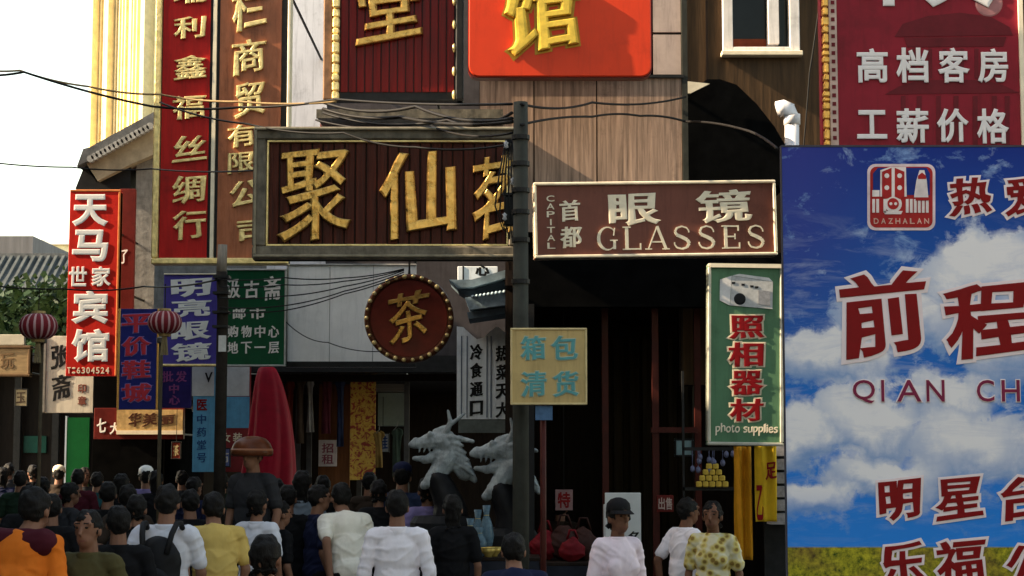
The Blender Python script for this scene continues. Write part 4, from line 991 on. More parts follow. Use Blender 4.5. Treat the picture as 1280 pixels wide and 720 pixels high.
def blob(name, caps=(), ells=(), voxel=.012, smooth=3, wr=0, wf=9, seed=0):
    bm = bmesh.new()
    for c in caps: capsule(bm, *c)
    for c in ells:
        M = Matrix.Translation(c[0]) @ (c[2] if len(c) > 2 else Matrix.Identity(4)) @ Matrix.Diagonal((*c[1], 1))
        bmesh.ops.create_uvsphere(bm, u_segments=18, v_segments=12, radius=1, matrix=M)
    bmesh.ops.recalc_face_normals(bm, faces=bm.faces)
    me = bpy.data.meshes.new('blob'); bm.to_mesh(me); bm.free()
    o = bpy.data.objects.new('blob', me); COL.objects.link(o)
    r = o.modifiers.new('r', 'REMESH'); r.mode = 'VOXEL'; r.voxel_size = voxel
    if smooth: s_ = o.modifiers.new('s', 'SMOOTH'); s_.iterations = smooth; s_.factor = .5
    m = bpy.data.meshes.new_from_object(o.evaluated_get(bpy.context.evaluated_depsgraph_get()))
    bpy.data.objects.remove(o); bpy.data.meshes.remove(me); m.name = name
    if wr:
        nn = [v.normal.copy() for v in m.vertices]
        for v, q in zip(m.vertices, nn):
            p = v.co; s_ = noise.noise(Vector((p.x*wf+seed, p.y*wf, p.z*wf*1.3))) + .6*noise.noise(Vector((p.x*wf*.7, p.y*wf*.7+seed, (p.z+p.x*.8)*wf*2.6)))
            if seed: r_ = 1-2.2*abs(noise.noise(Vector(((p.x+.5*p.z)*7+seed, p.y*6, (p.z-.45*abs(p.x))*11)))); s_ = .45*s_ + 1.1*max(0, r_)**2
            v.co = p + q*wr*s_
    for p in m.polygons: p.use_smooth = True
    return m

# pale dragon statues on dark pedestals
mst = mat('pale_stone', (.30, .335, .35), .7, 0, .5, 9, bump=.8, grime=0.6)
def dragon(px, py, Y, wpx, label, flip=1):
    S = wpx/75/F*Y                              # metres per source pixel of the first dragon
    t = thing('dragon_statue', label, 'statue', (X(px, Y), Y, 0), 0, 'pale dragon statues')
    c = P(px, py, Y)
    def q(ax, az, d=0): return Vector(((ax-552)*S, d*S, c.z + (563-az)*S))
    caps = [(q(560, 556), 13*S, q(580, 590), 11*S), (q(578, 580), 9*S, q(592, 600), 4*S), (q(562, 570), 15*S, q(540, 600), 11*S), (q(545, 596), 12*S, q(530, 606), 6*S),
            (q(556, 550), 13*S, q(534, 552), 9*S), (q(536, 550), 9*S, q(518, 556), 5.5*S), (q(519, 551), 4.5*S, q(513, 556), 4*S), (q(550, 568), 9*S, q(530, 575), 5*S), (q(533, 574), 5*S, q(517, 573), 3*S),
            (q(545, 541), 6*S, q(556, 536), 5*S), (q(572, 548, 6), 4*S, q(590, 552, 14), 2.5*S), (q(572, 548, -6), 4*S, q(590, 552, -14), 2.5*S)]
    for k in range(6):
        for sd in (-1, 1): caps.append((q(562+k*3, 546+k*7, sd*9), 5*S, q(574+k*3.4, 548+k*9, sd*14), 1.8*S))
    for k in range(4):
        for sd in (-1, 1): caps.append((q(524+k*6, 561, sd*4), 1.6*S, q(523+k*6, 566, sd*4), .7*S))
    link('head', blob('head', caps, [(q(560, 555), (15*S, 13*S, 13*S)), (q(537, 543, -7), (4*S, 3*S, 4*S)), (q(537, 543, 7), (4*S, 3*S, 4*S))], .011, 2, .004, 30), mst, t)
    for sd in (-1, 1):
        link('horn', blob('horn', [(q(555, 545, sd*6), 4*S, q(562, 528, sd*9), 3*S), (q(562, 528, sd*9), 3*S, q(559, 514, sd*10), 1.5*S), (q(563, 530, sd*9), 2.6*S, q(580, 517, sd*13), 1.3*S)], [], .008, 1), mst, t)
    zt_ = q(0, 604).z
    link('neck', blob('neck', [(q(548, 600), 16*S, q(565, 640), 20*S), (q(560, 640), 20*S, q(556, 700), 22*S)], [], .025, 2, .006, 12), mat('black_bronze', (.018, .018, .02), .5, .4, .3, 8, bump=.3), t)
    B().lathe([(0, zt_-.3), (.26, zt_-.3), (.30, zt_-.36), (.28, .12), (.36, .10), (.36, 0)], 20).obj('pedestal', mat('black_stone', (.014, .014, .015), .6, 0, .3, 6), t)
dragon(553, 563, 16.5, 75, 'pale dragon head with forked horns on a dark pedestal, seen whole, left of the other')
dragon(631, 575, 16.0, 78, 'pale carved dragon head half hidden behind the grey utility pole')

# souvenir stalls
def stall(px, Y, wd, ptop, label, m):
    z = Z(ptop, Y); t = thing('stall_table', label, 'table', (X(px, Y), Y, 0))
    B().box(-wd/2, wd/2, -.35, .35, z-.03, z).obj('tabletop', m, t, bevel=.004)
    B().box(-wd/2+.01, wd/2-.01, -.345, -.335, .05, z-.031).obj('table_skirt', mat('dark_cloth', (.02, .022, .03), .85, 0, .3, 6, bump=.3), t)
    for a in (-1, 1):
        for c in (-1, 1): B().box(a*(wd/2-.06)-.025, a*(wd/2-.06)+.025, c*.28-.025, c*.28+.025, 0, z-.031).obj('leg', M_IRON, t)
    return z
zt1 = stall(605, 15.2, .95, 694, 'dark stall table of blue vases and gold bowls below the dragon heads', M_DARKW)
mbv = mat('blue_glaze', (.08, .13, .165), .25, 0, .35, 20); mgb = mat('brass_bowl', (.50, .36, .10), .35, .6, .3, 15)
for i, (px, hh, dx) in enumerate(((572, .17, .1), (580, .2, -.08), (588, .31, .05), (600, .24, -.1), (597, .38, .2), (608, .42, .12))):
    v = thing('vase', ('squat pale blue vase, leftmost on the dark stall', 'small pale blue vase, second from left on the dark stall', 'slim pale blue vase in the middle of the dark stall', 'pale blue vase with flared lip at the front of the dark stall', 'tall pale blue vase at the back of the dark stall', 'tallest pale blue vase at the right of the dark stall')[i], 'vase', (X(px, 15.2), 15.2+dx, zt1), 0, 'blue vases on the stall')
    B().lathe([(0, 0), (.035, 0), (.04, .01), (.065, hh*.38), (.05, hh*.62), (.022, hh*.8), (.035, hh), (.028, hh), (.016, hh*.8)], 18).obj('body', mbv, v, True)
    B().lathe([(.020, hh*.79), (.026, hh*.8), (.020, hh*.81)], 16).obj('neck_band', mgb, v, True)
for i, (px, dx) in enumerate(((566, -.22), (577, -.26), (590, -.2), (618, -.2), (611, -.28))):
    v = thing('bowl', ('brass bowl at the left front of the vase stall', 'brass bowl second from left at the front of the vase stall', 'brass bowl in the middle front of the vase stall', 'brass bowl at the right end of the vase stall', 'brass bowl next to the right end of the vase stall')[i], 'bowl', (X(px, 15.2), 15.2+dx, zt1), 0, 'brass bowls on the stall')
    B().lathe([(0, 0), (.03, 0), (.03, .012), (.055, .04), (.065, .075), (.058, .075), (.048, .04), (0, .02)], 18).obj('body', mgb, v, True)
    B().lathe([(.063, .07), (.070, .076), (.063, .082)], 18).obj('lip', mgb, v, True)
zt2 = stall(712, 15.4, 1.0, 700, 'dark stall table with red cloth bags in front of the open shop', M_DARKW)
mrb = mat('red_cloth_bag', (.13, .006, .010), .7, 0, .3, 8, bump=.3); mdb = mat('dull_brown_bag', (.035, .014, .011), .7, 0, .4, 8, bump=.3)
for i, (px, dz, r, m, lab) in enumerate(((681, 0, .14, mrb, 'bright red cloth bag at the left of the bag stall'), (705, 0, .16, mdb, 'brown cloth bag in the middle of the bag stall'), (729, 0, .15, mdb, 'brown cloth bag at the right of the bag stall'), (714, .0, .11, mrb, 'small red cloth bag between two brown bags'))):
    v = thing('cloth_bag', lab, 'bag', (X(px, 15.4), 15.4-(.2 if i == 3 else 0), zt2), 0, 'cloth bags on the stall')
    link('body', blob('bag', [], [((0, 0, r*.8), (r, r*.7, r*.8)), ((0, 0, r*1.5), (r*.5, r*.4, r*.35))], .012, 2, .012, 14, i), m, v)
    B().tube([(-r*.4, 0, r*1.7), (-r*.2, 0, r*2.4), (r*.2, 0, r*2.4), (r*.4, 0, r*1.7)], .012, 6).obj('handle', m, v, True)
# little price card, sandwich board
s = Sign('price_card', 'small reddish card hanging in the dark shop above the bag stall', 694, 612, 716, 638, 16.8)
s.board(mat('dim_pink_card', (.30, .18, .18), .6), .01); s.text([('特', 697, 615, 713, 635)], M_LRED, .03, .002, 0)
B().tube([(0, .02, s.h), (0, .02, zs-.2-s.b.z)], .004, 5).obj('string', M_CABLE, s.root)
s = Sign('sandwich_board', 'white standing board with black brush characters behind the woman in pink', 757, 616, 802, 760, 14.6)
mwb2 = mat('greyish_white_board', (.56, .56, .54), .6, 0, .08, 5)
zz = s.b.z; s.root.location.z = 0
B().box(s.x0, s.x1, 0, .03, .0, s.h+zz).obj('board', mwb2, s.root, bevel=.004)
B().box(s.x0, s.x1, .25, .28, .0, s.h+zz-.1).obj('rear_board', mwb2, s.root, bevel=.004)
t = Text()
for ch, bx in (('名', (785, 664, 799, 682)), ('茶', (785, 686, 799, 705)), ('馆', (784, 709, 799, 726))):
    q = s.box(*bx); t.add(ch, q[0], q[1]+zz, q[2], q[3]+zz, bold=.04, depth=.003, slant=.1)
t.obj('lettering', M_BLK, s.root)
# yellow hanging cloths and goods by the billboard
def drape_cloth(name, label, px0, px1, p0, p1, Y, m, amp=.03, lettering=None):
    s_ = Sign(name, label, px0, p0, px1, p1, Y, cat='cloth banner', group='yellow cloths beside the billboard')
    b = B(); nx, nz = 16, 22; vv = {}
    for i in range(nx+1):
        for j in range(nz+1):
            u, v = i/nx, j/nz; tp = 1 - .10*(1-v)
            vv[i, j] = b.bm.verts.new(((u-.5)*s_.w*tp, amp*sin(u*11+v*1.5)+amp*.6*sin(v*5+u*3), s_.h*v))
    for i in range(nx):
        for j in range(nz): b.bm.faces.new((vv[i, j], vv[i+1, j], vv[i+1, j+1], vv[i, j+1]))
    o = b.obj('cloth', m, s_.root, True); k = o.modifiers.new('thickness', 'SOLIDIFY'); k.thickness = .006
    B().tube([(-s_.w/2-.03, 0, s_.h+.012), (s_.w/2+.03, 0, s_.h+.012)], .012, 8).obj('rod', M_IRON, s_.root)
    return s_
s = drape_cloth('cloth_banner', 'long orange yellow cloth hanging under the green photo shop sign', 919, 941, 558, 700, 14.3, mat('orange_yellow_cloth', (.58, .27, .015), .75, 0, .2, 5, bump=.3))
s = drape_cloth('cloth_banner', 'bright yellow cloth with red characters hanging against the billboard edge', 944, 972, 556, 652, 14.0, mat('bright_yellow_cloth', (.66, .42, .02), .75, 0, .15, 5, bump=.2), .014)
s.text([('足', 956, 577, 970, 600)], M_LRED, .03, .003, .1, 'lettering', -.04); s.text([('乙', 945, 606, 953, 650)], M_LRED, .03, .003, 0, 'side_lettering', -.04)
s = Sign('light_panel', 'pale blue framed panel hanging inside the dark shop', 843, 548, 867, 571, 17.2)
s.board(mat('pale_blue_panel', (.22, .34, .38), .5), .03); s.frame(M_IRON, .02, -.01, .035); B().tube([(0, .02, s.h), (0, .02, zs-.2-s.b.z)], .004, 5).obj('string', M_CABLE, s.root)
s = Sign('shop_notice', 'small red notice board with dim marks on the dark red door post', 821, 619, 842, 640, 16.0)
s.board(mat('dull_red_board', ()), .02); s.text([('出', 823, 622, 831, 637), ('售', 832, 622, 840, 637)], mat('pale_letter_dim', (.4, .3, .26), .6), .02, .002, 0)
rk_ = thing('goods_rack', 'dark hanging rack of small goods inside the shop beside the green sign', 'rack', P(890, 606, 15.6))
B().box(-.26, .26, -.02, .02, .30, .33).obj('top_bar', M_IRON, rk_); B().box(-.26, .26, -.02, .02, -.05, -.02).obj('lower_bar', M_IRON, rk_)
for u in (-.25, .25): B().box(u-.01, u+.01, -.02, .02, -.3, 1.0).obj('upright', M_IRON, rk_)
for r_ in range(4):
    for c_ in range(5-r_):
        pk = B().box(-.026, .026, -.05, -.022, 0, .05).obj('goods_packet', mat('yellow_packet', (.46, .32, .05), .4, 0, .4, 15), None, bevel=.008, loc=rk_.location+Vector((-.12+c_*.058+r_*.03, -.01, .001+r_*.052-.02)))
        tag(pk, 'small yellow packet in the pyramid of packets on the shop rack', 'packet', 'yellow packets stacked as a pyramid')
for i in range(14):
    x_ = random.uniform(-.24, .24); z_ = random.uniform(.12, .28)
    pk = B().ball((0, 0, 0), (.022, .02, .03), 10, 7).tube([(0, 0, .02), (0, 0, .30-z_)], .003, 4).obj('hanging_trinket', mat('blue_grey_trinket', (.10, .11, .18), .4, 0, .6, 30), None, loc=rk_.location+Vector((x_, -.04, z_)))
    tag(pk, 'small dark blue trinket hung from the top bar of the shop rack', 'trinket', 'trinkets hanging in the shop')
pb = thing('door_stand', 'stack of dim magazines on a stand at the billboard edge', 'stand', (X(972, 14.2), 14.2, 0))
for i in range(6): B().box(-.08, .06, -.1, .1, Z(655-i*17, 14.2), Z(655-i*17, 14.2)+.085).obj('magazine', mat('faded_paper', (.30, .29, .30), .7, 0, .4, 20), pb)
B().box(-.1, .08, .102, .13, 0, Z(560, 14.2)).obj('back', M_IRON, pb)

gcol = [(.20, .03, .02), (.07, .045, .03), (.36, .33, .30), (.10, .02, .03), (.03, .04, .09), (.28, .17, .05), (.05, .07, .05)]
for i, (px, pt, wd, ln, Y, lab) in enumerate(((362, 476, 12, 70, 24.2, 'dull red garment hanging just right of the red parasol'), (376, 470, 12, 84, 24.2, 'brown garment hanging second from the red parasol'),
        (388, 474, 10, 66, 24.2, 'pale grey garment hanging left of the brown shop door'), (409, 468, 13, 74, 24.2, 'wine red garment hanging above the white notice'),
        (426, 470, 12, 88, 24.2, 'navy garment hanging left of the gold red banner'), (474, 540, 12, 44, 24.2, 'tan garment hanging right of the gold red banner'), (496, 536, 14, 60, 24.2, 'dark green garment hanging by the pale cupboard'))):
    c = P(px, pt, Y); wm = wd/F*Y; lm = ln/F*Y; g_ = thing('hanging_garment', lab, 'garment', c, 0, 'garments hanging in the dark shop')
    b = B(); prof = [(0, .10), (-.03, .42), (-.10, .50), (-.16, .34), (-.30, .30), (-.62, .33), (-1, .40)]; vv = []
    for z_, w_ in prof:
        vv.append([b.bm.verts.new((wm*w_*u, .03*sin(u*5+z_*4+i) - .04*(1-abs(u)), lm*z_)) for u in (-1, -.66, -.33, 0, .33, .66, 1)])
    for r0, r1 in zip(vv, vv[1:]):
        for k_ in range(6): b.bm.faces.new((r0[k_], r0[k_+1], r1[k_+1], r1[k_]))
    o = b.obj('cloth', mat('garment_cloth_%s' % 'abcdefg'[i], gcol[i], .85, 0, .25, 7, bump=.3), g_, True); q = o.modifiers.new('t', 'SOLIDIFY'); q.thickness = .02
    B().tube([(-wm*.3, 0, -.02), (0, 0, .03), (.0, .0, .07), (.02, 0, .09), (0, 0, .105)], .005, 5).obj('hanger', M_STEEL, g_)
rl_ = B().tube([(X(355, 24.2), 24.2, Z(466, 24.2)), (X(510, 24.2), 24.2, Z(464, 24.2))], .015, 8).obj('clothes_rail', M_IRON, None, True); tag(rl_, 'dark clothes rail across the shop opening under the blank white panel', 'rail')
for i, (x0_, y0_, x1_, y1_, Y, cl_, c_, ink, lab) in enumerate(((470, 541, 487, 566, 24.6, '鞋', (.36, .40, .46), (.03, .06, .2), 'pale poster with a blue character below the pale cupboard'),
        (214, 552, 226, 574, 26.8, '茶', (.34, .05, .03), (.5, .4, .2), 'little red board with a gold character left of the slim white column'), (88, 500, 108, 516, 30, '酒', (.42, .30, .06), (.15, .02, .02), 'little yellow board above the green door'),
        (272, 560, 288, 584, 21.8, '布', (.10, .13, .30), (.5, .48, .44), 'little blue board at the foot of the blue and red banner'), (18, 486, 34, 508, 32, '玉', (.30, .24, .14), (.05, .03, .02), 'little tan board under the tan wooden shop board'))):
    s = Sign('hanging_board', lab, x0_, y0_, x1_, y1_, Y, group='little hanging boards'); s.board(mat('small_board_%s' % 'abcde'[i], c_, .6, 0, .2, 6, grime=.4), .03); s.frame(M_IRON, .015, -.01, .035)
    s.text([(cl_, x0_+2, y0_+4, x1_-2, y1_-4)], mat('small_ink_%s' % 'abcde'[i], ink, .6), .02, .003, .06)
    B().tube([(0, .015, s.h), (0, .015, s.h+.5)], .005, 5).obj('cord', M_CABLE, s.root)

# ================================================================== PEOPLE
m_skin = mat('skin', (.20, .100, .064), .5, 0, .10, 10); m_skin2 = mat('tanned_skin', (.16, .075, .045), .5, 0, .10, 10)
m_hair = mat('black_hair', (.006, .005, .0045), .62, 0, .4, 30, (6, 6, .6), bump=.5, bscale=40, spec=.18)
m_lip = mat('lip', (.17, .065, .05), .5); m_eye = mat('dark_eye', (.02, .015, .012), .15)
m_shoe = mat('dark_shoe', (.03, .025, .022), .5)
def rotx(p, a, zc): 
    y, z = p[1], p[2]-zc; return Vector((p[0], y*cos(a)-z*sin(a), zc+y*sin(a)+z*cos(a)))
def skeleton(fem, pose):
    sw = .165 if fem else .188; J = {}
    J['neck0'] = (0, .015, 1.40); J['head'] = (0, -.014, 1.588)
    for s_ in (-1, 1):
        J['sh', s_] = (s_*sw, .01, 1.385); J['el', s_] = (s_*(sw+.055), .03, 1.10); J['wr', s_] = (s_*(sw+.05), -.05, .86)
        J['hip', s_] = (s_*.085, 0, .90); J['kn', s_] = (s_*.092, -.02, .50); J['an', s_] = (s_*.092, .03, .085)
    if pose in ('walk', 'lean'):
        J['kn', 1] = (.09, -.16, .52); J['an', 1] = (.09, -.20, .11); J['kn', -1] = (-.09, .06, .50); J['an', -1] = (-.09, .26, .13)
        J['el', 1] = (sw+.05, .14, 1.13); J['wr', 1] = (sw+.03, .10, .88); J['el', -1] = (-sw-.05, -.07, 1.12); J['wr', -1] = (-sw-.02, -.20, .93)
    if pose == 'bag':
        J['el', 1] = (sw+.06, .06, 1.12); J['wr', 1] = (sw-.10, -.20, 1.12)
    if pose == 'raise':
        J['el', -1] = (-sw-.10, -.20, 1.24); J['wr', -1] = (-sw+.02, -.36, 1.42)
    lean = {'lean': .42, 'walk': .07}.get(pose, 0)
    return J, sw, lean
PM = {}
def figure(fem, pose):
    k = (fem, pose)
    if k in PM: return PM[k]
    J, sw, lean = skeleton(fem, pose)
    T = lambda p: rotx(p, lean, .95) if p[2] > .92 else Vector(p)
    def R(p): return T(p)
    V = {kk: (R(v) if kk[0] in ('sh', 'el', 'wr') or kk in ('neck0', 'head') else Vector(v)) for kk, v in J.items()}
    hd = V['head']; up = rotx((0, 0, 1), lean*.35, 0); 
    def hp(x, y, z): return hd + Vector((x, y, z))          # head stays nearly upright
    W = .88 if fem else 1
    caps = [(V['neck0'], .066*W, hp(0, .014, -.08), .058*W), (V['sh', -1]*.84 + Vector((0, 0, V['sh', 1].z*.16-.02)) , .040, V['sh', 1]*.84 + Vector((0, 0, V['sh', 1].z*.16-.02)), .040),
            (hp(0, -.098, .012), .010, hp(0, -.112, -.022), .014), (hp(-.030, -.075, -.066), .011, hp(.030, -.075, -.066), .011), (hp(-.05, -.075, .042), .014, hp(.05, -.075, .042), .014)]
    ells = [(hp(0, 0, .018), (.076, .096, .108)), (hp(0, -.028, -.048), (.056, .066, .072)), (hp(-.078, .01, -.01), (.012, .022, .034)), (hp(.078, .01, -.01), (.012, .022, .034)),
            (T((0, 0, 1.22)), (.150*W, .098, .18)), (T((0, 0, 1.06)), (.135*W, .095, .16)), ((0, .005, .93), (.158, .11, .13))]
    if fem: ells += [(T((-.07, -.070, 1.22)), (.055, .04, .06)), (T((.07, -.070, 1.22)), (.055, .04, .06))]
    for s_ in (-1, 1):
        caps += [(V['sh', s_]-Vector((s_*.016, 0, .022)), .042*W, V['el', s_], .038*W), (V['el', s_], .040*W, V['wr', s_], .027*W), (V['hip', s_], .085, V['kn', s_], .056), (V['kn', s_], .056, V['an', s_], .038),
                 (V['an', s_]+Vector((0, .02, -.035)), .040, V['an', s_]+Vector((s_*.01, -.15, -.05)), .032)]
        d = (V['wr', s_]-V['el', s_]).normalized(); side = Vector((0, 1, 0)) - d*d.y; side.normalize(); nr = d.cross(side).normalized()*s_
        w0 = V['wr', s_]; caps.append((w0+d*.03-side*.018, .021, w0+d*.075-side*.024, .017)); caps.append((w0+d*.03+side*.014, .021, w0+d*.075+side*.018, .017))
        for f_ in range(4):
            o_ = (-.031+.0205*f_); ln = (.060, .072, .066, .050)[f_]; a0 = w0+d*.080+side*o_; a1 = a0+d*ln*.55-nr*.008; a2 = a1+d*ln*.35-nr*.022
            caps += [(a0, .0092, a1, .0088), (a1, .0088, a2, .0078)]
        t0 = w0+d*.03-side*.03; t1 = t0+d*.035-side*.024-nr*.012; caps += [(t0, .012, t1, .010), (t1, .010, t1+d*.028-nr*.006, .009)]
    D = {'V': V, 'hd': hd.copy()}
    me = blob('body', caps, ells, .0085, 2)
    me.materials.append(m_skin); me.materials.append(m_lip); me.materials.append(m_hair)
    for p in me.polygons:
        c = p.center - hd
        if c.y < -.055 and abs(c.x) < .024 and -.073 < c.z < -.060: p.material_index = 1
        if c.y < -.06 and .016 < abs(c.x) < .048 and .040 < c.z < .049: p.material_index = 2
    D['body'] = me
    # clothing
    for long in (0, 1):
        cc = [(V['sh', -1]*.88 + Vector((0, 0, V['sh', 1].z*.12-.02)), .066, V['sh', 1]*.88 + Vector((0, 0, V['sh', 1].z*.12-.02)), .066)]
        for s_ in (-1, 1):
            mid = V['sh', s_].lerp(V['el', s_], .72)
            cc.append((V['neck0']+Vector((s_*.03, .01, -.005)), .052, V['sh', s_]*.9+Vector((0, 0, V['sh', s_].z*.1-.006)), .060))
            if long: cc += [(V['sh', s_]-Vector((s_*.012, 0, .012)), .062, V['el', s_], .050), (V['el', s_], .056, V['wr', s_].lerp(V['el', s_], .06), .042)]
            else: cc += [(V['sh', s_]-Vector((s_*.012, 0, .012)), .063, mid, .060)]
        ee = [(T((0, 0, 1.23)), (.180*W, .124, .22)), (T((0, 0, 1.06)), (.172*W, .122, .21)), ((0, .005, .93), (.178, .130, .13)), (T((0, .012, 1.40)), (.10*W, .078, .05))]
        if fem: ee += [(T((-.07, -.085, 1.22)), (.066, .040, .075)), (T((.07, -.085, 1.22)), (.066, .040, .075))]
        D['shirt', long] = blob('shirt', cc, ee, .010, 2, .0075, 11, len(PM)*3+1)
        n0 = V['neck0'] + Vector((0, -.005, .045)); bb = B(); bb.lathe([(.082*W, -.03), (.080*W, 0), (.073*W, .014), (.066*W, .012), (.066*W, -.02)], 20, n0-Vector((0, 0, .012)))
        D['collar'] = bb.mesh('collar', True)
    cc = []
    for s_ in (-1, 1): cc += [(V['hip', s_], .105, V['kn', s_], .080), (V['kn', s_], .080, V['an', s_]+Vector((0, 0, .02)), .068)]
    D['trousers'] = blob('trousers', cc, [((0, .005, .92), (.172, .124, .12))], .016, 3, .008, 8)
    for s_ in (-1, 1):
        D['shoe', s_] = blob('shoe', [(V['an', s_]+Vector((0, .03, -.04)), .046, V['an', s_]+Vector((s_*.01, -.16, -.05)), .038)], [], .014, 2)
    PM[k] = D; return D
HM = {}
def hair_mesh(kind, hd):
    k = (kind, round(hd.y, 3), round(hd.z, 3))
    if k in HM: return HM[k]
    lo = {'short': .0, 'bob': -.085, 'long': -.19, 'bald': 0}[kind]
    bm = bmesh.new(); bmesh.ops.create_uvsphere(bm, u_segments=60, v_segments=44, radius=1, matrix=Matrix.Translation(hd+Vector((0, .012, .025))) @ Matrix.Diagonal((.086, .105, .110, 1)))
    kill = []
    for v in bm.verts:
        c = v.co-hd
        if c.z < -.03 and kind == 'short' and c.y > 0 and False: pass
        if c.z < 0 and lo < 0 and c.y > -.045:
            f = min(1, -c.z/.09); v.co.z = hd.z + f*lo + (.012*sin(v.co.x*160)); v.co.x = hd.x+(c.x if abs(c.x) > .03 else c.x)*(.9+.0*f) + (.084*(1 if c.x > 0 else -1)-c.x)*f*.55*(1 if abs(c.x) > .02 else .0); v.co.y = hd.y + c.y*(1-f) + f*(.055 if abs(c.x) > .03 else .085)*(1 if kind == 'long' else .9)
        c2 = v.co-hd
        side = abs(c2.x) > .06
        if (c.y < -.055 and c.z < .058 - .25*abs(c.x)) or (kind == 'short' and (c.z < -.078 or (c.z < -.05 + .25*max(0, .06-c.y) - .05*(c.y > .05) and c.y < .045))) or (c.y < -.02 and c.z < .01 and not (lo < 0 and side)): kill.append(v)
    bmesh.ops.delete(bm, geom=kill, context='VERTS')
    for v in bm.verts:
        if kind == 'short' and (v.co-hd).z < -.02: v.co.x = hd.x+(v.co.x-hd.x)*(1+.9*((v.co-hd).z+.02)); v.co.y = hd.y+(v.co.y-hd.y)*(1+1.6*((v.co-hd).z+.02))
        n_ = noise.noise(v.co*22)*.014 + noise.noise(v.co*60)*.004; c = (v.co-hd).normalized(); v.co += c*n_
    me = bpy.data.meshes.new('hair'); bm.to_mesh(me); bm.free()
    o = bpy.data.objects.new('h', me); COL.objects.link(o); q = o.modifiers.new('t', 'SOLIDIFY'); q.thickness = .022; q.offset = -1
    m = bpy.data.meshes.new_from_object(o.evaluated_get(bpy.context.evaluated_depsgraph_get())); bpy.data.objects.remove(o); m.name = 'hair'
    for p in m.polygons: p.use_smooth = True
    HM[k] = m; return m
CL = {}
def cloth(col, rough=.85, var=.12):
    n = 'cloth_%d' % (len(CL)+1)
    if col not in CL: CL[col] = mat(n, col, rough, 0, var, 6, (1, 1, .55), bump=.5, bscale=7)
    return CL[col]
EYE = B().ball((0, 0, 0), (.013, .008, .0075), 10, 8).mesh('eye', True)
def slot(o, m):
    if not o.data.materials: o.data.materials.append(m)
    o.material_slots[0].link = 'OBJECT'; o.material_slots[0].material = m
def person(px, ptop, Y, face, shirt, trousers, label, fem=False, pose='stand', long=0, hair='short', skin=None, base=0, cap=None, collar=None):
    D = figure(fem, pose); hd = D['hd']; top = P(px, ptop, Y).z - base
    k = top/(hd.z+.130)
    t = thing('person', label, 'person', (X(px, Y), Y, base), radians(face), 'people in the street crowd')
    t.scale = (k, k, k)
    o = link('body', D['body'], None, t); slot(o, skin or m_skin)
    o = link('shirt', D['shirt', long], None, t); slot(o, shirt)
    o = link('collar', D['collar'], None, t); slot(o, collar or shirt)
    o = link('trousers', D['trousers'], None, t); slot(o, trousers)
    for s_ in (-1, 1):
        o = link('shoe', D['shoe', s_], None, t); slot(o, m_shoe)
        o = link('eye', EYE, None, t, hd+Vector((s_*.032, -.0855, .018))); slot(o, m_eye)
    if hair != 'bald': o = link('hair', hair_mesh(hair, hd), None, t); slot(o, m_hair)
    if cap:
        c = hd+Vector((0, .008, .062))
        bb = B().lathe([(.091, -.012), (.095, .01), (.088, .05), (.060, .080), (.02, .094), (0, .095)], 24, c)
        cp = bb.obj('cap', cap, t, True)
        bb = B(); n = 12
        for i in range(n):
            a0, a1 = pi+.35+(pi-.7)*i/n, pi+.35+(pi-.7)*(i+1)/n
            f = lambda a, e: (c.x+cos(a)*(.09+.01*e), c.y+sin(a)*(.096+e*.085*abs(sin(a))), c.z-.006-.025*e)
            bb.quad(f(a0, 0), f(a1, 0), f(a1, 1), f(a0, 1))
        v = bb.obj('visor', cap, cp); q = v.modifiers.new('t', 'SOLIDIFY'); q.thickness = .005
    return t, D, k
cw = cloth((.80, .75, .79)); ccr = cloth((.70, .65, .56)); cgb = cloth((.12, .145, .17)); cye = cloth((.50, .35, .10)); cdk = cloth((.006, .006, .007)); cnv = cloth((.009, .012, .036))
cor = cloth((.62, .15, .015)); col_ol = cloth((.065, .056, .022)); cmr = cloth((.055, .008, .014)); ctl = cloth((.012, .06, .066)); clv = cloth((.16, .13, .27)); cpk = cloth((.80, .66, .71))
cbr = cloth((.03, .02, .014)); cgy = cloth((.026, .026, .029)); cjn = cloth((.02, .03, .065)); cbl = cloth((.03, .05, .12)); cgn = cloth((.012, .026, .015)); cwl = cloth((.55, .55, .60))

person(497, 612, 12.8, 182, cw, cdk, 'man in a white shirt seen from behind, nearest to the dragon statues', long=1)
t, D, k = person(440, 604, 15.2, 205, ccr, cdk, 'stooping man in a cream white shirt walking away beside the gold red banner', pose='lean')
person(378, 588, 16.6, 172, cgb, cdk, 'person in a grey blue top with loose dark hair, in front of the red parasol', fem=True, hair='long')
person(272, 616, 13.2, 195, cye, cdk, 'person in a mustard yellow shirt leaning ahead, by the dark wooden pole', pose='lean')
person(322, 612, 14.6, 160, cwl, cdk, 'woman in a white top right beside the mustard yellow shirt', fem=True, hair='bob')
t, D, k = person(208, 606, 12.2, 178, cwl, cdk, 'person in a white top with a big black backpack', pose='walk')
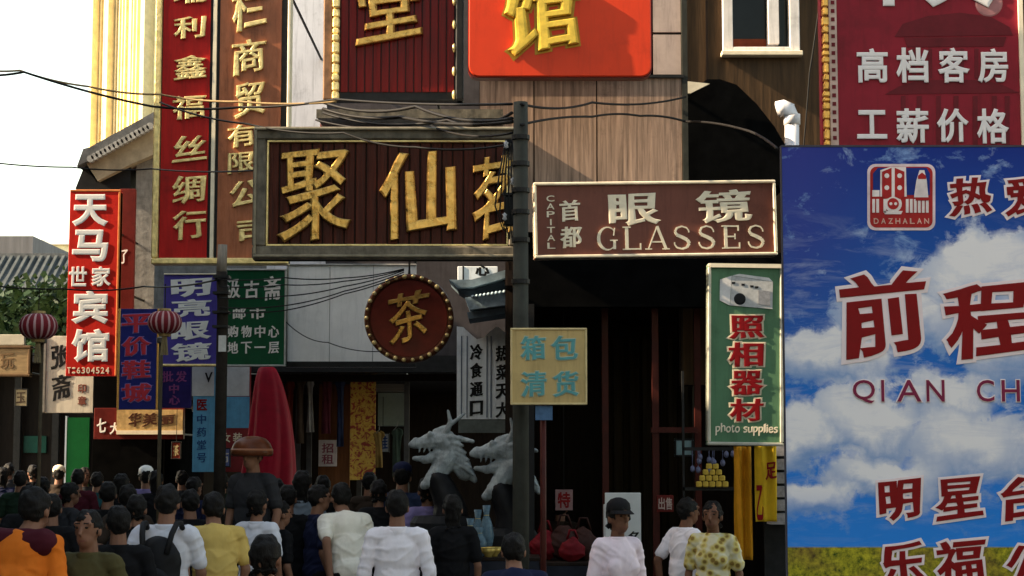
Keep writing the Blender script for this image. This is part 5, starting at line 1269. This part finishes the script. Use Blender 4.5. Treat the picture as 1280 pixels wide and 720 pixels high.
# backpack: carried, so a thing of its own
bp_ = thing('backpack', 'big black backpack on the back of the person in a white top', 'backpack', t.location+Vector((0, -.12, 0)), radians(178))
bp_.scale = (k, k, k)
link('bag', blob('bag', [], [((0, .11, 1.17), (.165, .10, .21)), ((0, .12, 1.03), (.165, .12, .14))], .016, 3, .012, 7), mat('black_nylon', (.010, .010, .011), .6, 0, .3, 10, bump=.2), bp_)
link('front_pocket', blob('pocket', [], [((0, .24, 1.06), (.12, .05, .11))], .012, 2, .006), mat('black_nylon', ()), bp_)
for s_ in (-1, 1): B().tube([(s_*.08, .19, 1.26), (s_*.10, .13, 1.39), (s_*.115, .05, 1.455), (s_*.12, -.05, 1.455), (s_*.125, -.14, 1.38), (s_*.13, -.17, 1.22)], .020, 8).obj('strap', mat('black_nylon', ()), bp_, True)
t, D, k = person(14, 610, 10.2, 165, cor, cdk, 'person in a bright orange jacket at the left edge of the photo', long=1, pose='lean', collar=cmr)
link('dark_yoke', blob('yoke', [(D['V']['sh', -1]*.75+Vector((0, 0, D['V']['sh', 1].z*.25)), .085, D['V']['sh', 1]*.75+Vector((0, 0, D['V']['sh', 1].z*.25)), .085)], [], .012, 2, .006), cmr, t)
v = D['V']; nn = v['neck0']
B().lathe([(.115, -.05), (.122, -.03), (.116, -.012), (.10, -.02)], 20, nn+Vector((0, .0, .02))).obj('white_stripe', M_WHITE, t, True)
person(113, 637, 10.6, -12, col_ol, cdk, 'boy in an olive shirt facing the viewer, next to the orange jacket', skin=m_skin, base=0)
person(54, 596, 20, 190, ccr, cbr, 'person in a pale cream shirt far back behind the orange jacket', fem=True, hair='bob')
person(98, 586, 23, 185, cmr, cdk, 'person in a maroon top below the green door')
person(106, 584, 25.5, 20, cgy, cdk, 'person facing the viewer behind the maroon top below the green door', fem=True, hair='bob')
person(122, 590, 23.5, 175, ctl, cdk, 'person in a teal top right of the maroon top')
person(183, 584, 23, 200, clv, cdk, 'person in a lavender top wearing a white peaked cap', cap=M_WHITE)
person(262, 583, 27, 180, cbl, cdk, 'person in a blue top far back below the light blue banner')
person(152, 592, 19, 170, cdk, cdk, 'person in black with a slim build, midway between the boy and the backpack', fem=True, hair='long')
person(228, 588, 24.5, 190, cgy, cdk, 'person in dark grey far back below the small navy sign')
person(243, 596, 20.5, 150, cnv, cdk, 'person in navy behind the backpack, below the light blue banner')
person(136, 602, 17, 185, cdk, cnv, 'person in a black top just behind the boy in olive')
person(172, 618, 14.2, 180, cdk, cdk, 'person in a black top directly left of the black backpack', fem=True, hair='bob')
person(66, 617, 14.2, 190, cdk, cdk, 'person in a black top just right of the orange jacket')
person(26, 588, 22.5, 180, cgn, cdk, 'person in dark green far back at the left edge of the crowd')
person(4, 584, 25, 175, cnv, cdk, 'person in navy farthest left at the back of the crowd', fem=True, hair='long')
person(74, 583, 27.5, 180, cbr, cdk, 'person in brown with a pale cap, at the back left of the green door', cap=M_CREAM)
person(346, 598, 18.5, 180, cgy, cdk, 'person in dark grey just in front of the red parasol')
person(404, 594, 19.5, 185, cdk, cdk, 'person in black below the white notice with reddish writing', fem=True, hair='bob')
person(462, 590, 20.5, 170, cbr, cdk, 'person in brown below the gold red banner')
person(503, 580, 18.2, 175, cjn, cdk, 'person in denim blue wearing a navy cap, behind the man in the white shirt', cap=cnv)
person(534, 597, 16.8, 195, clv, cdk, 'person in a lavender top half hidden behind the man in the white shirt', fem=True, hair='bob')
person(296, 603, 17.5, 180, cdk, cdk, 'person in black below the brown hat')
t, D, k = person(333, 668, 8.6, 172, cor, cnv, 'black haired person in an orange shirt, nearest the viewer at the bottom', fem=True, hair='bob')
person(646, 668, 10.6, 185, cnv, cnv, 'stooping person in a navy top in front of the bag stall, seen from behind', pose='lean')
person(566, 618, 14.4, 185, cdk, cjn, 'person in a black top with long hair below the left dragon head', fem=True, hair='long')
t, D, k = person(772, 626, 12.6, 28, cpk, cdk, 'woman in a pale pink blouse and dark cap by the sandwich board', fem=True, hair='bob', long=1, cap=mat('black_cap_cloth', (.012, .011, .012), .8), skin=m_skin2)
person(853, 622, 14.8, 118, cw, cdk, 'man in a white shirt leaning towards the shop, left of the yellow print blouse', pose='walk', skin=m_skin2)
mpf = bpy.data.materials.new('yellow_floral_cloth'); mpf.use_nodes = True; n_ = mpf.node_tree
vz = n_.nodes.new('ShaderNodeTexVoronoi'); vz.inputs['Scale'].default_value = 16; tc = n_.nodes.new('ShaderNodeTexCoord'); n_.links.new(tc.outputs['Object'], vz.inputs['Vector'])
cr = n_.nodes.new('ShaderNodeValToRGB'); e = cr.color_ramp.elements; e[0].position = .25; e[0].color = (.22, .13, .02, 1); e[1].position = .42; e[1].color = (.58, .46, .12, 1); k_ = e.new(.7); k_.color = (.6, .55, .36, 1)
n_.links.new(vz.outputs['Distance'], cr.inputs[0]); n_.links.new(cr.outputs[0], n_.nodes['Principled BSDF'].inputs['Base Color']); n_.nodes['Principled BSDF'].inputs['Roughness'].default_value = .85
person(890, 626, 13.8, -18, mpf, cdk, 'woman in a yellow print blouse facing out of the shop below the pyramid of packets', fem=True, hair='bob', skin=m_skin2)
person(700, 622, 18, 160, cbr, cdk, 'person in brown inside the dark shop behind the bag stall')
for px, pt, Y, fc, c_, tr, lab, fem, hr in (
    (36, 607, 16.5, 190, cdk, cdk, 'person in black between the orange jacket and the cream shirt', False, 'short'),
    (88, 603, 18.5, 160, cgy, cnv, 'person in dark grey directly behind the boy in olive', True, 'bob'),
    (160, 606, 16.0, 185, cbr, cdk, 'person in dark brown behind the shoulder of the backpack wearer', False, 'short'),
    (196, 588, 21.5, 200, cdk, cnv, 'person in black to the right of the white cap', True, 'long'),
    (240, 612, 15.4, 178, cdk, cdk, 'person in black between the backpack and the mustard yellow shirt', False, 'short'),
    (214, 583, 29.0, 180, cgn, cdk, 'person in dark green far back below the navy shoe sign', False, 'short'),
    (277, 590, 22.5, 150, cgn, cdk, 'person in dark green below the dark wooden pole', True, 'bob'),
    (142, 581, 30.0, 185, cjn, cdk, 'person in denim far back in front of the maroon curtain strips', False, 'short'),
    (166, 580, 31.0, 170, cbr, cdk, 'tall person in brown far back in front of the maroon curtain strips', False, 'short'),
    (42, 581, 29.5, 190, cdk, cdk, 'person in black far back below the teal shop window', True, 'bob'),
    (12, 579, 31.0, 180, cgy, cdk, 'person in dark grey far back at the left below the teal window', False, 'short'),
    (360, 606, 16.0, 175, cdk, cdk, 'person in black just left of the grey blue top', False, 'short'),
    (398, 606, 15.9, 170, cnv, cdk, 'person in navy between the grey blue top and the stooping man', False, 'short'),
    (474, 600, 17.4, 190, cdk, cdk, 'person in black between the stooping man and the white shirt', True, 'bob'),
    (556, 606, 17.6, 182, cdk, cdk, 'short haired person in black below the left dragon head', False, 'short'),
    (150, 632, 11.6, 172, cdk, cdk, 'person in black between the boy in olive and the backpack', False, 'short'),
    (350, 626, 15.2, 178, cdk, cnv, 'short person in black between the white top and the grey blue top', False, 'short')):
    person(px, pt, Y, fc + random.choice((-55, -30, 0, 25, 50)), c_, tr, lab, fem=fem, hair=hr, pose=random.choice(('walk', 'stand', 'bag')))
# man with the wide brown hat on a low step
st = thing('wooden_step', 'low wooden step under the man with the wide brown hat', 'step', (X(315, 15), 15, 0))
B().box(-.4, .4, -.3, .3, .33, .38).obj('tread', M_DARKW, st, bevel=.005)
for s_ in (-1, 1): B().box(s_*.36-.03, s_*.36+.03, -.28, .28, 0, .329).obj('support', M_DARKW, st)
t, D, k = person(316, 552, 15, -25, cgy, cdk, 'man with a broad brown lacquered hat, raised above the crowd by the red parasol', skin=m_skin, base=.38)
hd = D['hd']
hat = B().lathe([(.155, -.03), (.180, -.022), (.186, .0), (.180, .035), (.160, .085), (.120, .125), (.06, .145), (0, .150)], 40, hd+Vector((0, 0, .030))).obj('hat', mat('brown_lacquer', (.095, .028, .011), .3, 0, .35, 6, bump=.1), t, True)
q = hat.modifiers.new('t', 'SOLIDIFY'); q.thickness = .01
B().lathe([(.183, .016), (.187, .024), (.180, .038), (.176, .024)], 40, hd+Vector((0, 0, .030))).obj('hat_band', mat('pale_hat_band', (.22, .09, .045), .4), hat, True)
